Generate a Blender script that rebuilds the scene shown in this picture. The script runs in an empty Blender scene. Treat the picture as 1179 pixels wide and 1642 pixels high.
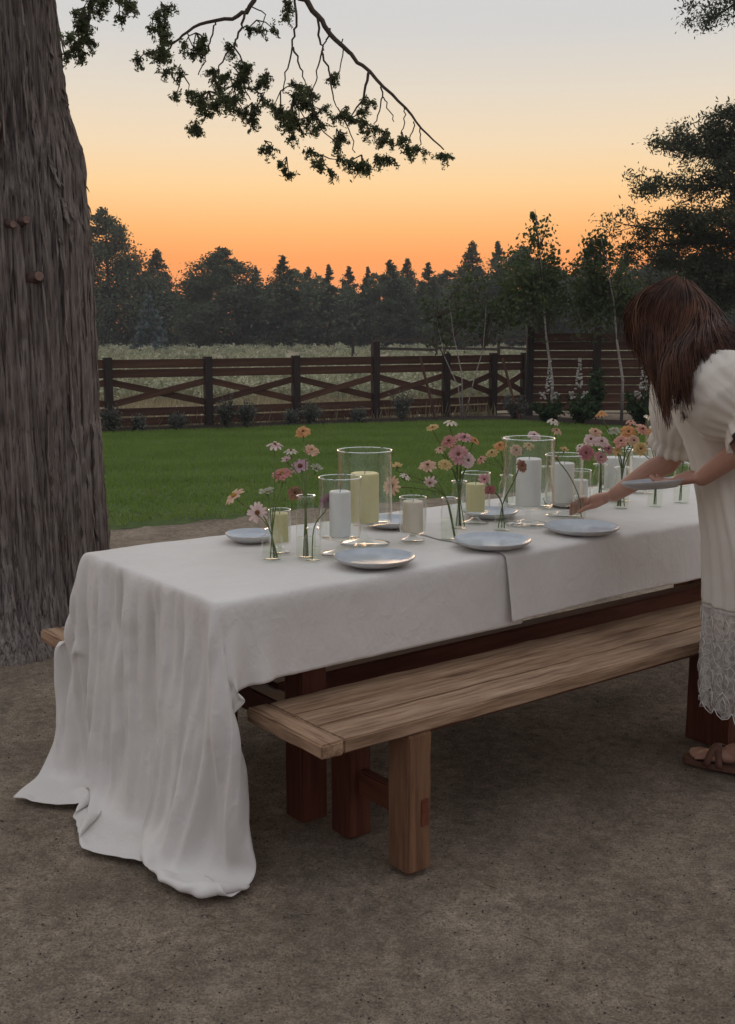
import bpy, bmesh, math, random
import numpy as np
from mathutils import Vector, Matrix, noise as mnoise

R = math.radians
random.seed(7)
sc = bpy.context.scene
col = sc.collection

# ------------------------------------------------------------------ camera
cam_d = bpy.data.cameras.new('camera'); cam = bpy.data.objects.new('camera', cam_d); col.objects.link(cam)
cam_d.sensor_fit = 'HORIZONTAL'; cam_d.sensor_width = 36; cam_d.lens = 36*1780/1179
cam.location = (0, 0, 1.45); cam.rotation_euler = (R(90-9.35), 0, 0)
cam_d.clip_start = 0.05; cam_d.clip_end = 2000
sc.camera = cam

# ------------------------------------------------------------------ colour helpers
def s2l(c): return c/12.92 if c <= 0.04045 else ((c+0.055)/1.055)**2.4
def rgb(r, g, b): return (s2l(r/255), s2l(g/255), s2l(b/255), 1.0)

# ------------------------------------------------------------------ dusk sky
world = bpy.data.worlds.new('World'); sc.world = world; world.use_nodes = True
wn = world.node_tree.nodes; wl = world.node_tree.links; wn.clear()
def W(t, **k):
    n = wn.new(t)
    for a, b in k.items(): setattr(n, a, b)
    return n
SUN_AZ = R(4)            # a little to the left of the view direction (+Y)
tc = W('ShaderNodeTexCoord'); sx = W('ShaderNodeSeparateXYZ'); wl.new(tc.outputs['Generated'], sx.inputs[0])
def ramp(stops, src):
    r = W('ShaderNodeValToRGB'); e = r.color_ramp.elements
    e[0].position, e[0].color = stops[0]; e[1].position, e[1].color = stops[-1]
    for p, c in stops[1:-1]:
        k = e.new(p); k.color = c
    wl.new(src, r.inputs[0]); return r
def Z(deg): return max(0.0, min(1.0, (math.sin(R(deg))+0.05)/1.05))
mz = W('ShaderNodeMath', operation='MULTIPLY_ADD'); wl.new(sx.outputs[2], mz.inputs[0]); mz.inputs[1].default_value = 1/1.05; mz.inputs[2].default_value = 0.05/1.05
glow = ramp([(0.0, rgb(240,136,78)), (Z(1.5), rgb(250,149,80)), (Z(3.5), rgb(253,160,88)), (Z(5.0), rgb(251,182,112)), (Z(6.9), rgb(247,205,148)),
             (Z(8.9), rgb(236,211,176)), (Z(11.3), rgb(221,209,191)), (Z(14), rgb(204,202,199)), (Z(18), rgb(200,201,204)), (Z(30), rgb(213,213,215)), (Z(60), rgb(224,225,228)), (1.0, rgb(227,228,232))], mz.outputs[0])
anti = ramp([(0.0, rgb(128,122,126)), (Z(4), rgb(138,131,136)), (Z(10), rgb(152,145,149)), (Z(20), rgb(164,161,167)), (Z(40), rgb(190,190,197)), (Z(65), rgb(214,215,221)), (1.0, rgb(227,228,232))], mz.outputs[0])
dt = W('ShaderNodeVectorMath', operation='DOT_PRODUCT'); wl.new(tc.outputs['Generated'], dt.inputs[0]); dt.inputs[1].default_value = (-math.sin(SUN_AZ), math.cos(SUN_AZ), 0)
az = W('ShaderNodeMapRange', interpolation_type='SMOOTHSTEP'); wl.new(dt.outputs['Value'], az.inputs[0]); az.inputs[1].default_value = -0.75; az.inputs[2].default_value = 0.90
mx = W('ShaderNodeMix', data_type='RGBA'); wl.new(az.outputs[0], mx.inputs[0]); wl.new(anti.outputs[0], mx.inputs[6]); wl.new(glow.outputs[0], mx.inputs[7])
sky = W('ShaderNodeTexSky', sky_type='NISHITA', sun_disc=False); sky.sun_elevation = R(0.8); sky.sun_rotation = -SUN_AZ
bg1 = W('ShaderNodeBackground'); wl.new(mx.outputs[2], bg1.inputs[0]); bg1.inputs[1].default_value = 1.0
bg2 = W('ShaderNodeBackground'); wl.new(sky.outputs[0], bg2.inputs[0]); bg2.inputs[1].default_value = 0.003
ad = W('ShaderNodeAddShader'); wl.new(bg1.outputs[0], ad.inputs[0]); wl.new(bg2.outputs[0], ad.inputs[1])
wo = W('ShaderNodeOutputWorld'); wl.new(ad.outputs[0], wo.inputs[0])

sun_d = bpy.data.lights.new('sun', 'SUN'); sun = bpy.data.objects.new('sun', sun_d); col.objects.link(sun)
sun_d.energy = 0.25; sun_d.angle = R(14); sun_d.color = (1.0, 0.62, 0.36)
sun.rotation_euler = (R(90-7), 0, R(180)+SUN_AZ); sun.location = (0, 40, 12)

vs = sc.view_settings; vs.view_transform = 'Standard'; vs.look = 'None'; vs.exposure = 0.17; vs.gamma = 1; vs.use_curve_mapping = False
sc.cycles.use_denoising = True
sc.cycles.max_bounces = 10; sc.cycles.transparent_max_bounces = 24; sc.cycles.sample_clamp_indirect = 4

# ------------------------------------------------------------------ materials
def nodes(m): m.use_nodes = True; return m.node_tree.nodes, m.node_tree.links
def mat(name, c1, c2=None, scale=6.0, rough=0.8, bump=0.0, bscale=60.0, stretch=(1,1,1), detail=6, c3=None, spec=0.3, coord='Object', rand=0.0, transl=0.0, bdist=0.01, lo=0.35, hi=0.68, sss=0.0, sheen=0.0):
    m = bpy.data.materials.new(name); n, l = nodes(m); b = n['Principled BSDF']
    b.inputs['Roughness'].default_value = rough; b.inputs['Specular IOR Level'].default_value = spec
    if sheen: b.inputs['Sheen Weight'].default_value = sheen
    if sss:
        b.inputs['Subsurface Weight'].default_value = sss; b.inputs['Subsurface Radius'].default_value = (0.02, 0.012, 0.006)
    t = n.new('ShaderNodeTexCoord'); mp = n.new('ShaderNodeMapping'); mp.inputs['Scale'].default_value = stretch
    l.new(t.outputs[coord], mp.inputs[0])
    c2 = c2 or c1
    nz = n.new('ShaderNodeTexNoise'); nz.inputs['Scale'].default_value = scale; nz.inputs['Detail'].default_value = detail; nz.inputs['Roughness'].default_value = 0.62
    l.new(mp.outputs[0], nz.inputs[0])
    r = n.new('ShaderNodeValToRGB'); e = r.color_ramp.elements; e[0].position = lo; e[0].color = (*c1[:3], 1); e[1].position = hi; e[1].color = (*c2[:3], 1)
    if c3:
        k = e.new((lo+hi)/2); k.color = (*c3[:3], 1)
    l.new(nz.outputs[0], r.inputs[0]); out = r.outputs[0]
    if rand:
        oi = n.new('ShaderNodeObjectInfo'); hs = n.new('ShaderNodeHueSaturation'); mr = n.new('ShaderNodeMapRange')
        l.new(oi.outputs['Random'], mr.inputs[0]); mr.inputs[3].default_value = 1-rand; mr.inputs[4].default_value = 1+rand
        l.new(mr.outputs[0], hs.inputs['Value']); l.new(out, hs.inputs['Color']); out = hs.outputs[0]
    l.new(out, b.inputs['Base Color'])
    if bump:
        n2 = n.new('ShaderNodeTexNoise'); n2.inputs['Scale'].default_value = bscale; n2.inputs['Detail'].default_value = 5
        l.new(mp.outputs[0], n2.inputs[0]); bp = n.new('ShaderNodeBump'); bp.inputs['Strength'].default_value = bump; bp.inputs['Distance'].default_value = bdist
        l.new(n2.outputs[0], bp.inputs['Height']); l.new(bp.outputs[0], b.inputs['Normal'])
    if transl:
        tr = n.new('ShaderNodeBsdfTranslucent'); l.new(out, tr.inputs[0]); ms = n.new('ShaderNodeMixShader'); ms.inputs[0].default_value = transl
        l.new(b.outputs[0], ms.inputs[1]); l.new(tr.outputs[0], ms.inputs[2]); l.new(ms.outputs[0], n['Material Output'].inputs[0])
    return m
def glass(name, tint=(0.97,0.985,0.97), refl=1.0):
    m = bpy.data.materials.new(name); n, l = nodes(m); n.remove(n['Principled BSDF'])
    tr = n.new('ShaderNodeBsdfTransparent'); tr.inputs[0].default_value = (*tint, 1)
    gl = n.new('ShaderNodeBsdfGlossy'); gl.inputs['Roughness'].default_value = 0.03; gl.inputs[0].default_value = (1,1,1,1)
    lw = n.new('ShaderNodeLayerWeight'); lw.inputs[0].default_value = 0.5
    pw = n.new('ShaderNodeMath'); pw.operation = 'POWER'; l.new(lw.outputs['Facing'], pw.inputs[0]); pw.inputs[1].default_value = 4.0
    fr = n.new('ShaderNodeMath'); fr.operation = 'MULTIPLY_ADD'; l.new(pw.outputs[0], fr.inputs[0]); fr.inputs[1].default_value = 0.8; fr.inputs[2].default_value = 0.035
    mu = n.new('ShaderNodeMath'); mu.operation = 'MULTIPLY'; mu.use_clamp = True; l.new(fr.outputs[0], mu.inputs[0]); mu.inputs[1].default_value = refl
    ms = n.new('ShaderNodeMixShader'); l.new(mu.outputs[0], ms.inputs[0]); l.new(tr.outputs[0], ms.inputs[1]); l.new(gl.outputs[0], ms.inputs[2])
    l.new(ms.outputs[0], n['Material Output'].inputs[0]); return m
MT = {}
wood1, wood2, wood3 = (0.18,0.105,0.062), (0.47,0.325,0.215), (0.335,0.215,0.135)
for ax, st in (('x',(1.2,16,16)), ('y',(16,1.2,16)), ('z',(16,16,1.2))):
    MT['bench_'+ax] = mat('weathered_wood_'+ax, wood1, wood2, 3.2, 0.62, 0.5, 9, st, 9, wood3, 0.3, rand=0.13, bdist=0.004)
    MT['leg_'+ax] = mat('brown_leg_wood_'+ax, (0.135,0.066,0.036), (0.25,0.135,0.075), 3.0, 0.6, 0.5, 9, st, 8, None, 0.3, rand=0.1, bdist=0.004)
    MT['red_'+ax] = mat('red_stained_wood_'+ax, (0.10,0.028,0.016), (0.18,0.06,0.034), 3.0, 0.6, 0.4, 9, st, 8, None, 0.3, rand=0.1, bdist=0.004)
    MT['fence_'+ax] = mat('stained_fence_wood_'+ax, (0.062,0.029,0.020), (0.125,0.064,0.042), 1.6, 0.7, 0.4, 6, tuple(0.5*q for q in st), 7, None, 0.25, rand=0.22, bdist=0.004)
MT['post'] = mat('dark_fence_post', (0.030,0.022,0.022), (0.055,0.040,0.038), 3, 0.7, 0.3, 20, (8,8,1))
MT['linen'] = mat('linen', (0.745,0.72,0.68), (0.80,0.78,0.745), 3.0, 0.9, 0.4, 20, (1,1,1), 7, None, 0.15, transl=0.10, bdist=0.012, sheen=0.15)
def linen_material():
    m = MT['linen']; n, l = nodes(m); b = n['Principled BSDF']; t = n.new('ShaderNodeTexCoord'); acc = None
    for s, w, st in ((7.0, 0.55, (1,1,0.6)), (17.0, 0.40, (1,1,0.7)), (60.0, 0.10, (1,1,1)), (420.0, 0.05, (1,1,1))):
        mp = n.new('ShaderNodeMapping'); mp.inputs['Scale'].default_value = st; l.new(t.outputs['Object'], mp.inputs[0])
        z = n.new('ShaderNodeTexNoise'); z.inputs['Scale'].default_value = s; z.inputs['Detail'].default_value = 3; z.inputs['Distortion'].default_value = 0.6; l.new(mp.outputs[0], z.inputs[0])
        u = n.new('ShaderNodeMath'); u.operation = 'SUBTRACT'; l.new(z.outputs[0], u.inputs[0]); u.inputs[1].default_value = 0.5
        a = n.new('ShaderNodeMath'); a.operation = 'ABSOLUTE'; l.new(u.outputs[0], a.inputs[0])
        k = n.new('ShaderNodeMath'); k.operation = 'MULTIPLY_ADD'; l.new(a.outputs[0], k.inputs[0]); k.inputs[1].default_value = -w
        if acc is None: k.inputs[2].default_value = 0
        else: l.new(acc, k.inputs[2])
        acc = k.outputs[0]
    bp = n.new('ShaderNodeBump'); bp.inputs['Strength'].default_value = 0.6; bp.inputs['Distance'].default_value = 0.024; l.new(acc, bp.inputs['Height']); l.new(bp.outputs[0], b.inputs['Normal'])
linen_material()
MT['bark'] = None
MT['dirt'] = None
# ------------------------------------------------------------------ mesh helpers
class MB:
    def __init__(s): s.v = []; s.f = []
    def add(s, vs, fs):
        o = len(s.v); s.v.extend([tuple(p) for p in vs]); s.f.extend([tuple(i+o for i in f) for f in fs]); return s
    def tube(s, pts, rad, n=8, cap=True, flat=1.0):
        pts = [Vector(p) for p in pts]; m = len(pts)
        if not hasattr(rad, '__len__'): rad = [rad]*m
        t0 = (pts[1]-pts[0]).normalized(); ref = Vector((0,0,1)) if abs(t0.z) < 0.9 else Vector((1,0,0))
        a = t0.cross(ref).normalized(); vs = []
        for i, p in enumerate(pts):
            t = (pts[min(i+1,m-1)]-pts[max(i-1,0)]).normalized()
            a = (a-t*a.dot(t)).normalized(); b = t.cross(a)
            for k in range(n):
                w = 2*math.pi*k/n; vs.append(p+(a*math.cos(w)+b*math.sin(w)*flat)*rad[i])
        fs = [(i*n+k, i*n+(k+1)%n, (i+1)*n+(k+1)%n, (i+1)*n+k) for i in range(m-1) for k in range(n)]
        if cap: fs += [tuple(range(n-1,-1,-1)), tuple((m-1)*n+k for k in range(n))]
        return s.add(vs, fs)
    def lathe(s, prof, c=(0,0,0), n=32, closed=False, cap=(True,False)):
        m = len(prof); vs = []
        for r, z in prof:
            for k in range(n):
                w = 2*math.pi*k/n; vs.append((c[0]+r*math.cos(w), c[1]+r*math.sin(w), c[2]+z))
        fs = [(i*n+k, i*n+(k+1)%n, ((i+1)%m)*n+(k+1)%n, ((i+1)%m)*n+k) for i in range(m if closed else m-1) for k in range(n)]
        if not closed:
            if cap[0] and prof[0][0] < 2e-3: fs.append(tuple(range(n-1,-1,-1)))
            if prof[-1][0] < 2e-3: fs.append(tuple((m-1)*n+k for k in range(n)))
        return s.add(vs, fs)
    def grid(s, P, closed=False):
        P = np.asarray(P); a, b = P.shape[:2]
        fs = [(i*b+j, i*b+(j+1)%b, (i+1)*b+(j+1)%b, (i+1)*b+j) for i in range(a-1) for j in range(b if closed else b-1)]
        return s.add(P.reshape(-1,3).tolist(), fs)
    def ellipsoid(s, c, r, n=16, m=10, rot=None):
        vs = []; fs = []
        for i in range(m+1):
            th = math.pi*i/m
            for k in range(n):
                w = 2*math.pi*k/n; p = Vector((r[0]*math.sin(th)*math.cos(w), r[1]*math.sin(th)*math.sin(w), r[2]*math.cos(th)))
                if rot: p = rot @ p
                vs.append(p+Vector(c))
        fs = [(i*n+k, (i+1)*n+k, (i+1)*n+(k+1)%n, i*n+(k+1)%n) for i in range(m) for k in range(n)]
        return s.add(vs, fs)

def link(name, me, m, parent=None, smooth=True):
    o = bpy.data.objects.new(name, me); col.objects.link(o)
    if m and not me.materials: me.materials.append(m)
    if smooth and len(me.polygons): me.polygons.foreach_set('use_smooth', [True]*len(me.polygons))
    if parent: o.parent = parent
    return o
def wloc(o):
    p = Vector((0,0,0))
    while o: p += o.location; o = o.parent
    return p
def obj(name, mb, m, parent=None, smooth=True, origin=None):
    """mesh given in world coordinates; its origin is the parent's (or a given) point"""
    v = np.array(mb.v, dtype=np.float64).reshape(-1,3)
    pw = wloc(parent) if parent else Vector((0,0,0))
    og = Vector(origin) if origin is not None else (pw if parent else Vector((0,0,0)))
    me = bpy.data.meshes.new(name); me.from_pydata((v-np.array(og)).tolist(), [], mb.f); me.validate(); me.update()
    o = link(name, me, m, parent, smooth); o.location = og-pw; return o
def tris_mesh(name, V, nper=3):
    """V: (n*nper,3) array, every nper verts one face"""
    V = np.asarray(V, dtype=np.float32); n = len(V)//nper
    me = bpy.data.meshes.new(name); me.vertices.add(len(V)); me.vertices.foreach_set('co', V.ravel())
    me.loops.add(len(V)); me.loops.foreach_set('vertex_index', np.arange(len(V), dtype=np.int32))
    me.polygons.add(n); me.polygons.foreach_set('loop_start', np.arange(0, len(V), nper, dtype=np.int32))
    me.update(); me.validate(); return me
def empty(name, loc):
    o = bpy.data.objects.new(name, None); col.objects.link(o); o.location = loc; o.empty_display_size = 0.1; return o
def tag(o, label=None, cat=None, group=None, kind=None):
    if label: o['label'] = label
    if cat: o['category'] = cat
    if group: o['group'] = group
    if kind: o['kind'] = kind
    return o
def thing(name, loc, label, cat, group=None): return tag(empty(name, loc), label, cat, group)
_boxes = {}
def box_mesh(lx, ly, lz, bev=0.004, seed=0, jit=0.0, segs=1):
    key = (round(lx,4), round(ly,4), round(lz,4), bev, seed, jit, segs)
    if key in _boxes: return _boxes[key]
    bm = bmesh.new(); bmesh.ops.create_cube(bm, size=1); bmesh.ops.scale(bm, vec=(lx,ly,lz), verts=bm.verts)
    if segs > 1:
        ax = max(range(3), key=lambda i: (lx,ly,lz)[i])
        es = [e for e in bm.edges if abs((e.verts[0].co-e.verts[1].co)[ax]) > 1e-5]
        bmesh.ops.subdivide_edges(bm, edges=es, cuts=segs, use_grid_fill=True)
    if jit:
        rr = random.Random(seed)
        for vtx in bm.verts: vtx.co += Vector((rr.uniform(-jit,jit) if i != 0 else rr.uniform(-jit,jit) for i in range(3)))
    if bev:
        es = [e for e in bm.edges if len(e.link_faces) == 2 and e.calc_face_angle(0) > 0.6]
        bmesh.ops.bevel(bm, geom=es, offset=bev, segments=2, affect='EDGES', clamp_overlap=True)
    me = bpy.data.meshes.new('box'); bm.to_mesh(me); bm.free(); _boxes[key] = me; return me
def boxo(name, c, size, m, parent=None, rz=0.0, rot=None, bev=0.004, seed=0, jit=0.0, segs=1):
    me = box_mesh(*size, bev, seed, jit, segs)
    if me.materials and me.materials[0] != m: me = me.copy(); me.materials.clear()
    o = link(name, me, m, parent, False); o.location = Vector(c)-(wloc(parent) if parent else Vector((0,0,0)))
    o.rotation_euler = rot if rot else (0,0,rz); return o

# table frame: u along the table, v across it, away from the camera
TA = Vector((-0.394, 2.793, 0)); TH = R(37.4)
UU = Vector((math.cos(TH), math.sin(TH), 0)); VV = Vector((-math.sin(TH), math.cos(TH), 0))
def T(u, v, z=0.0): return TA+UU*u+VV*v+Vector((0,0,z))
TOPZ = 0.75
rng = np.random.default_rng(11)

# ------------------------------------------------------------------ ground, lawn, bed, field
def sheet(name, P, m, z=None, kind='structure'):
    mb = MB(); mb.grid(P); o = obj(name, mb, m); tag(o, kind=kind); return o
def dirt_material():
    m = bpy.data.materials.new('compacted_dirt'); n, l = nodes(m); b = n['Principled BSDF']; b.inputs['Roughness'].default_value = 0.95; b.inputs['Specular IOR Level'].default_value = 0.1
    t = n.new('ShaderNodeTexCoord')
    def nz(s, d=6, r=0.6):
        q = n.new('ShaderNodeTexNoise'); q.inputs['Scale'].default_value = s; q.inputs['Detail'].default_value = d; q.inputs['Roughness'].default_value = r; l.new(t.outputs['Object'], q.inputs[0]); return q
    a = nz(1.1, 4); c = nz(26, 8, 0.75); d = nz(150, 4, 0.7); pz = nz(4.5, 5)
    r1 = n.new('ShaderNodeValToRGB'); r1.color_ramp.elements[0].position = 0.32; r1.color_ramp.elements[0].color = (0.245,0.210,0.168,1); r1.color_ramp.elements[1].position = 0.7; r1.color_ramp.elements[1].color = (0.350,0.306,0.250,1); l.new(a.outputs[0], r1.inputs[0])
    r2 = n.new('ShaderNodeValToRGB'); r2.color_ramp.elements[0].position = 0.3; r2.color_ramp.elements[0].color = (0.55,0.53,0.51,1); r2.color_ramp.elements[1].position = 0.68; r2.color_ramp.elements[1].color = (1.35,1.32,1.28,1); l.new(c.outputs[0], r2.inputs[0])
    r3 = n.new('ShaderNodeValToRGB'); r3.color_ramp.elements[0].position = 0.34; r3.color_ramp.elements[0].color = (0.58,0.56,0.55,1); r3.color_ramp.elements[1].position = 0.66; r3.color_ramp.elements[1].color = (1.34,1.32,1.3,1); l.new(d.outputs[0], r3.inputs[0])
    r4 = n.new('ShaderNodeValToRGB'); r4.color_ramp.elements[0].position = 0.33; r4.color_ramp.elements[0].color = (0.80,0.79,0.78,1); r4.color_ramp.elements[1].position = 0.6; r4.color_ramp.elements[1].color = (1.08,1.06,1.04,1); l.new(pz.outputs[0], r4.inputs[0])
    cur = r1.outputs[0]
    for q in (r2, r3, r4):
        k = n.new('ShaderNodeMix'); k.data_type = 'RGBA'; k.blend_type = 'MULTIPLY'; k.inputs[0].default_value = 1; l.new(cur, k.inputs[6]); l.new(q.outputs[0], k.inputs[7]); cur = k.outputs[2]
    l.new(cur, b.inputs['Base Color'])
    s = n.new('ShaderNodeMath'); s.operation = 'ADD'; l.new(c.outputs[0], s.inputs[0]); l.new(d.outputs[0], s.inputs[1])
    bp = n.new('ShaderNodeBump'); bp.inputs['Strength'].default_value = 0.9; bp.inputs['Distance'].default_value = 0.012; l.new(s.outputs[0], bp.inputs['Height']); l.new(bp.outputs[0], b.inputs['Normal'])
    return m
MT['dirt'] = dirt_material()
def hgt(x, y): return 0.014*mnoise.noise((x*0.9, y*0.9, 0))+0.009*mnoise.noise((x*3.1, y*3.1, 4))+0.005*mnoise.noise((x*8, y*8, 9))+0.004*mnoise.noise((x*19, y*19, 2))-0.016
# one sheet: fine near the camera, coarse to the horizon
xs = np.concatenate([-np.geomspace(200, 3.2, 26)[:-1], np.linspace(-3.2, 3.2, 200), np.geomspace(3.2, 200, 26)[1:]])
ys = np.concatenate([-np.geomspace(60, 1.0, 18)[:-1], np.linspace(-1.0, 1.2, 12)[:-1], np.linspace(1.2, 8.4, 230), np.geomspace(8.4, 300, 30)[1:]])
P = np.zeros((len(ys), len(xs), 3)); P[...,0] = xs[None,:]; P[...,1] = ys[:,None]
for i in range(len(ys)):
    for j in range(len(xs)):
        P[i,j,2] = hgt(xs[j], ys[i]) if abs(xs[j]) < 5 and 0 < ys[i] < 10 else -0.012
ground = sheet('ground', P, MT['dirt'])

LX = np.array([-14,-9,-5,-2.4,-1.92,-0.99,0.06,1.1,2.2,3.5,5.5,8.0]); LN = np.array([7.2,7.4,7.6,7.85,8.1,8.6,9.35,9.9,10.4,10.9,11.3,11.6])
LFx = np.array([-14,-9,-5,-3.74,-2.3,-1.1,0.1,1.3,2.2,2.9,3.3,4.2,5.5,8.0]); LF = np.array([12.2,13.8,15.1,15.55,16.1,16.65,17.15,17.6,17.7,17.3,16.75,16.2,15.9,15.8])
def lawn_near(x): return np.interp(x, LX, LN)
def lawn_far(x): return np.interp(x, LFx, LF)
gx = np.linspace(-14, 8, 120); P = np.zeros((24, 120, 3))
for i in range(24):
    s_ = i/23; P[i,:,0] = gx; P[i,:,1] = lawn_near(gx)*(1-s_)+lawn_far(gx)*s_; P[i,:,2] = 0.012 if 0 < i < 23 else -0.02
lawn = sheet('lawn', P, mat('lawn_soil', (0.060,0.095,0.024), (0.085,0.125,0.035), 8, 0.95))
N = 170000
bx = rng.uniform(-7, 6.5, N); q = rng.uniform(0, 1, N)**0.85; nn = lawn_near(bx)+0.03*np.sin(bx*7)+rng.normal(0,0.025,N); by = nn+(lawn_far(bx)-nn)*q
ang = rng.uniform(0, 2*np.pi, N); hh = rng.uniform(0.028, 0.05, N); wdt = rng.uniform(0.006, 0.011, N)
strip = np.sign(np.sin((by-0.12*bx)*2*np.pi/1.1))
lx_, ly_ = rng.normal(0, 0.012, N), rng.normal(0, 0.01, N)+strip*0.014
V = np.zeros((N,3,3)); V[:,0,0] = bx-np.cos(ang)*wdt; V[:,0,1] = by-np.sin(ang)*wdt; V[:,1,0] = bx+np.cos(ang)*wdt; V[:,1,1] = by+np.sin(ang)*wdt; V[:,:2,2] = 0.008
V[:,2,0] = bx+lx_; V[:,2,1] = by+ly_; V[:,2,2] = 0.012+hh
g = link('grass', tris_mesh('grass', V.reshape(-1,3)), mat('grass_blades', (0.165,0.255,0.055), (0.225,0.325,0.085), 1.4, 0.75, transl=0.4, lo=0.3, hi=0.7, spec=0.2), None, False)
tag(g, 'short green mown lawn grass behind the table', 'grass', kind='stuff')
# planting bed between lawn and fences
P = np.zeros((3, 120, 3))
for i in range(3):
    P[i,:,0] = gx; P[i,:,1] = (lawn_far(gx)-0.03)+(i/2)*(1.25+0.5*(gx > 2.6)); P[i,:,2] = (-0.004, 0.03, 0.0)[i]
MT['mulch'] = mat('dark_mulch', (0.020,0.014,0.010), (0.060,0.042,0.032), 22, 0.95, 0.8, 60, bdist=0.03)
bed = sheet('planting_bed', P, MT['mulch'])
# field beyond the fence
fx = np.linspace(-160, 160, 60); fy = np.concatenate([np.linspace(0, 10, 6), np.geomspace(12, 260, 20)])
P = np.zeros((len(fy), 60, 3)); fl = np.interp(fx, [-160,-14,-3.74,2.2,2.8,160], [0,12.2,16.2,19.4,19.3,19.3])
for i, yy in enumerate(fy):
    P[i,:,0] = fx; P[i,:,1] = np.maximum(fl, 8)+0.25+yy; P[i,:,2] = 0.004+(0.02*np.sin(fx*0.6+yy) if yy > 1 else 0)
field = sheet('field', P, mat('dry_field', (0.22,0.185,0.12), (0.36,0.31,0.21), 0.8, 0.95, 0.5, 5, bdist=0.05))
# ------------------------------------------------------------------ foliage
def leafcloud(C, size, rg, flat=0.0, aspect=0.5, nper=4):
    """C (n,3) leaf centres -> quads of random orientation"""
    n = len(C); d = rg.normal(size=(n,3)); d /= np.linalg.norm(d, axis=1)[:,None]+1e-9
    e = rg.normal(size=(n,3)); e[:,2] *= (1-flat); e -= d*(d*e).sum(1)[:,None]; e /= np.linalg.norm(e, axis=1)[:,None]+1e-9
    s = size*rg.uniform(0.6, 1.35, n)[:,None]; a = d*s; b = e*s*aspect
    if nper == 3: return np.stack([C-a*0.6, C+a*0.3+b, C+a*0.6-b*0.6], 1).reshape(-1,3)
    return np.stack([C-a, C-b*0.9+a*0.1, C+a, C+b*0.9+a*0.1], 1).reshape(-1,3)
def crown_points(H, Rr, prof, base, nb, per, seed, spread=0.16, droop=0.15, inner=0.25):
    rg = np.random.default_rng(seed); pts = []; br = []
    for k in range(nb):
        t = (k+rg.uniform(0,1))/nb; z = base+(H-base)*t
        L = Rr*prof(t)*rg.uniform(0.62, 1.18); w = rg.uniform(0, 2*np.pi)
        dx = np.array([math.cos(w), math.sin(w), 0.0]); up = rg.uniform(-droop, droop*1.6)
        br.append(((0,0,z-0.1*L), tuple(dx*L*0.85+np.array([0,0,z+up*L]))))
        m = max(3, int(per*(0.10+1.2*prof(t)))); s = rg.uniform(inner, 1.0, m)**0.75
        p = dx[None,:]*(L*s)[:,None]; p[:,2] += z+up*L*s**1.4
        nclu = max(1, m//9); cc = p[rg.integers(0, m, nclu)]
        p = cc[rg.integers(0, nclu, m)]*0.7+p*0.3 if nclu > 1 else p
        p += rg.normal(0, spread*Rr*(0.18+0.85*prof(t)), (m,3))*np.array([1,1,0.7]); pts.append(p)
    m = int(per*0.35); z = 1-0.16*rg.uniform(0,1,m)**0.8; p = rg.normal(0, 0.55*Rr, (m,3))*(1.0-z)[:,None]; p[:,2] = base+(H-base)*z; pts.append(p)
    return np.concatenate(pts), br
def pine(t): return max(0.03, (1-t)**0.9*(0.6+0.4*min(1, t*5)))
def round_top(t): return max(0.08, math.sin(math.pi*min(1, 0.16+0.84*t)**0.85)**0.7)
def poplar(t): return max(0.03, (math.sin(math.pi*(0.14+0.86*t)))**0.8*(1-0.55*t))
def foliage(name, c1, c2, sc_=1.5, rand=0.15, transl=0.2): return mat(name, c1, c2, sc_, 0.8, rand=rand, transl=transl, lo=0.38, hi=0.62, spec=0.15)
MT['far_a'] = foliage('far_pine_needles', (0.070,0.094,0.054), (0.128,0.152,0.090), 0.9)
MT['far_b'] = foliage('far_aspen_leaves', (0.080,0.098,0.056), (0.140,0.156,0.092), 0.9)
MT['spruce'] = foliage('blue_spruce_needles', (0.080,0.112,0.110), (0.135,0.172,0.168), 1.2)
MT['rightpine'] = foliage('near_pine_needles', (0.045,0.058,0.034), (0.092,0.108,0.062), 1.6)
MT['birchleaf'] = foliage('birch_leaves', (0.060,0.090,0.036), (0.115,0.150,0.066), 3, transl=0.35)
MT['juniper'] = foliage('juniper_scales', (0.085,0.108,0.052), (0.175,0.200,0.105), 14, 0.05, transl=0.45)
MT['sagebush'] = foliage('sagebrush_leaves', (0.29,0.31,0.20), (0.50,0.50,0.35), 0.8, transl=0.15)
MT['lavender'] = foliage('silver_shrub_leaves', (0.090,0.105,0.085), (0.180,0.190,0.170), 5)
MT['plant'] = foliage('garden_leaves', (0.022,0.045,0.018), (0.055,0.090,0.036), 6)
MT['darkbark'] = mat('dark_bark', (0.030,0.024,0.019), (0.075,0.060,0.048), 6, 0.9, 0.5, 20, (4,4,1))
MT['twig'] = mat('twig_bark', (0.060,0.046,0.036), (0.105,0.080,0.062), 12, 0.9)
MT['birchbark'] = mat('birch_bark', (0.17,0.15,0.13), (0.46,0.43,0.39), 9, 0.7, 0.3, 30, (1,1,6), c3=(0.36,0.33,0.30))

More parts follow.
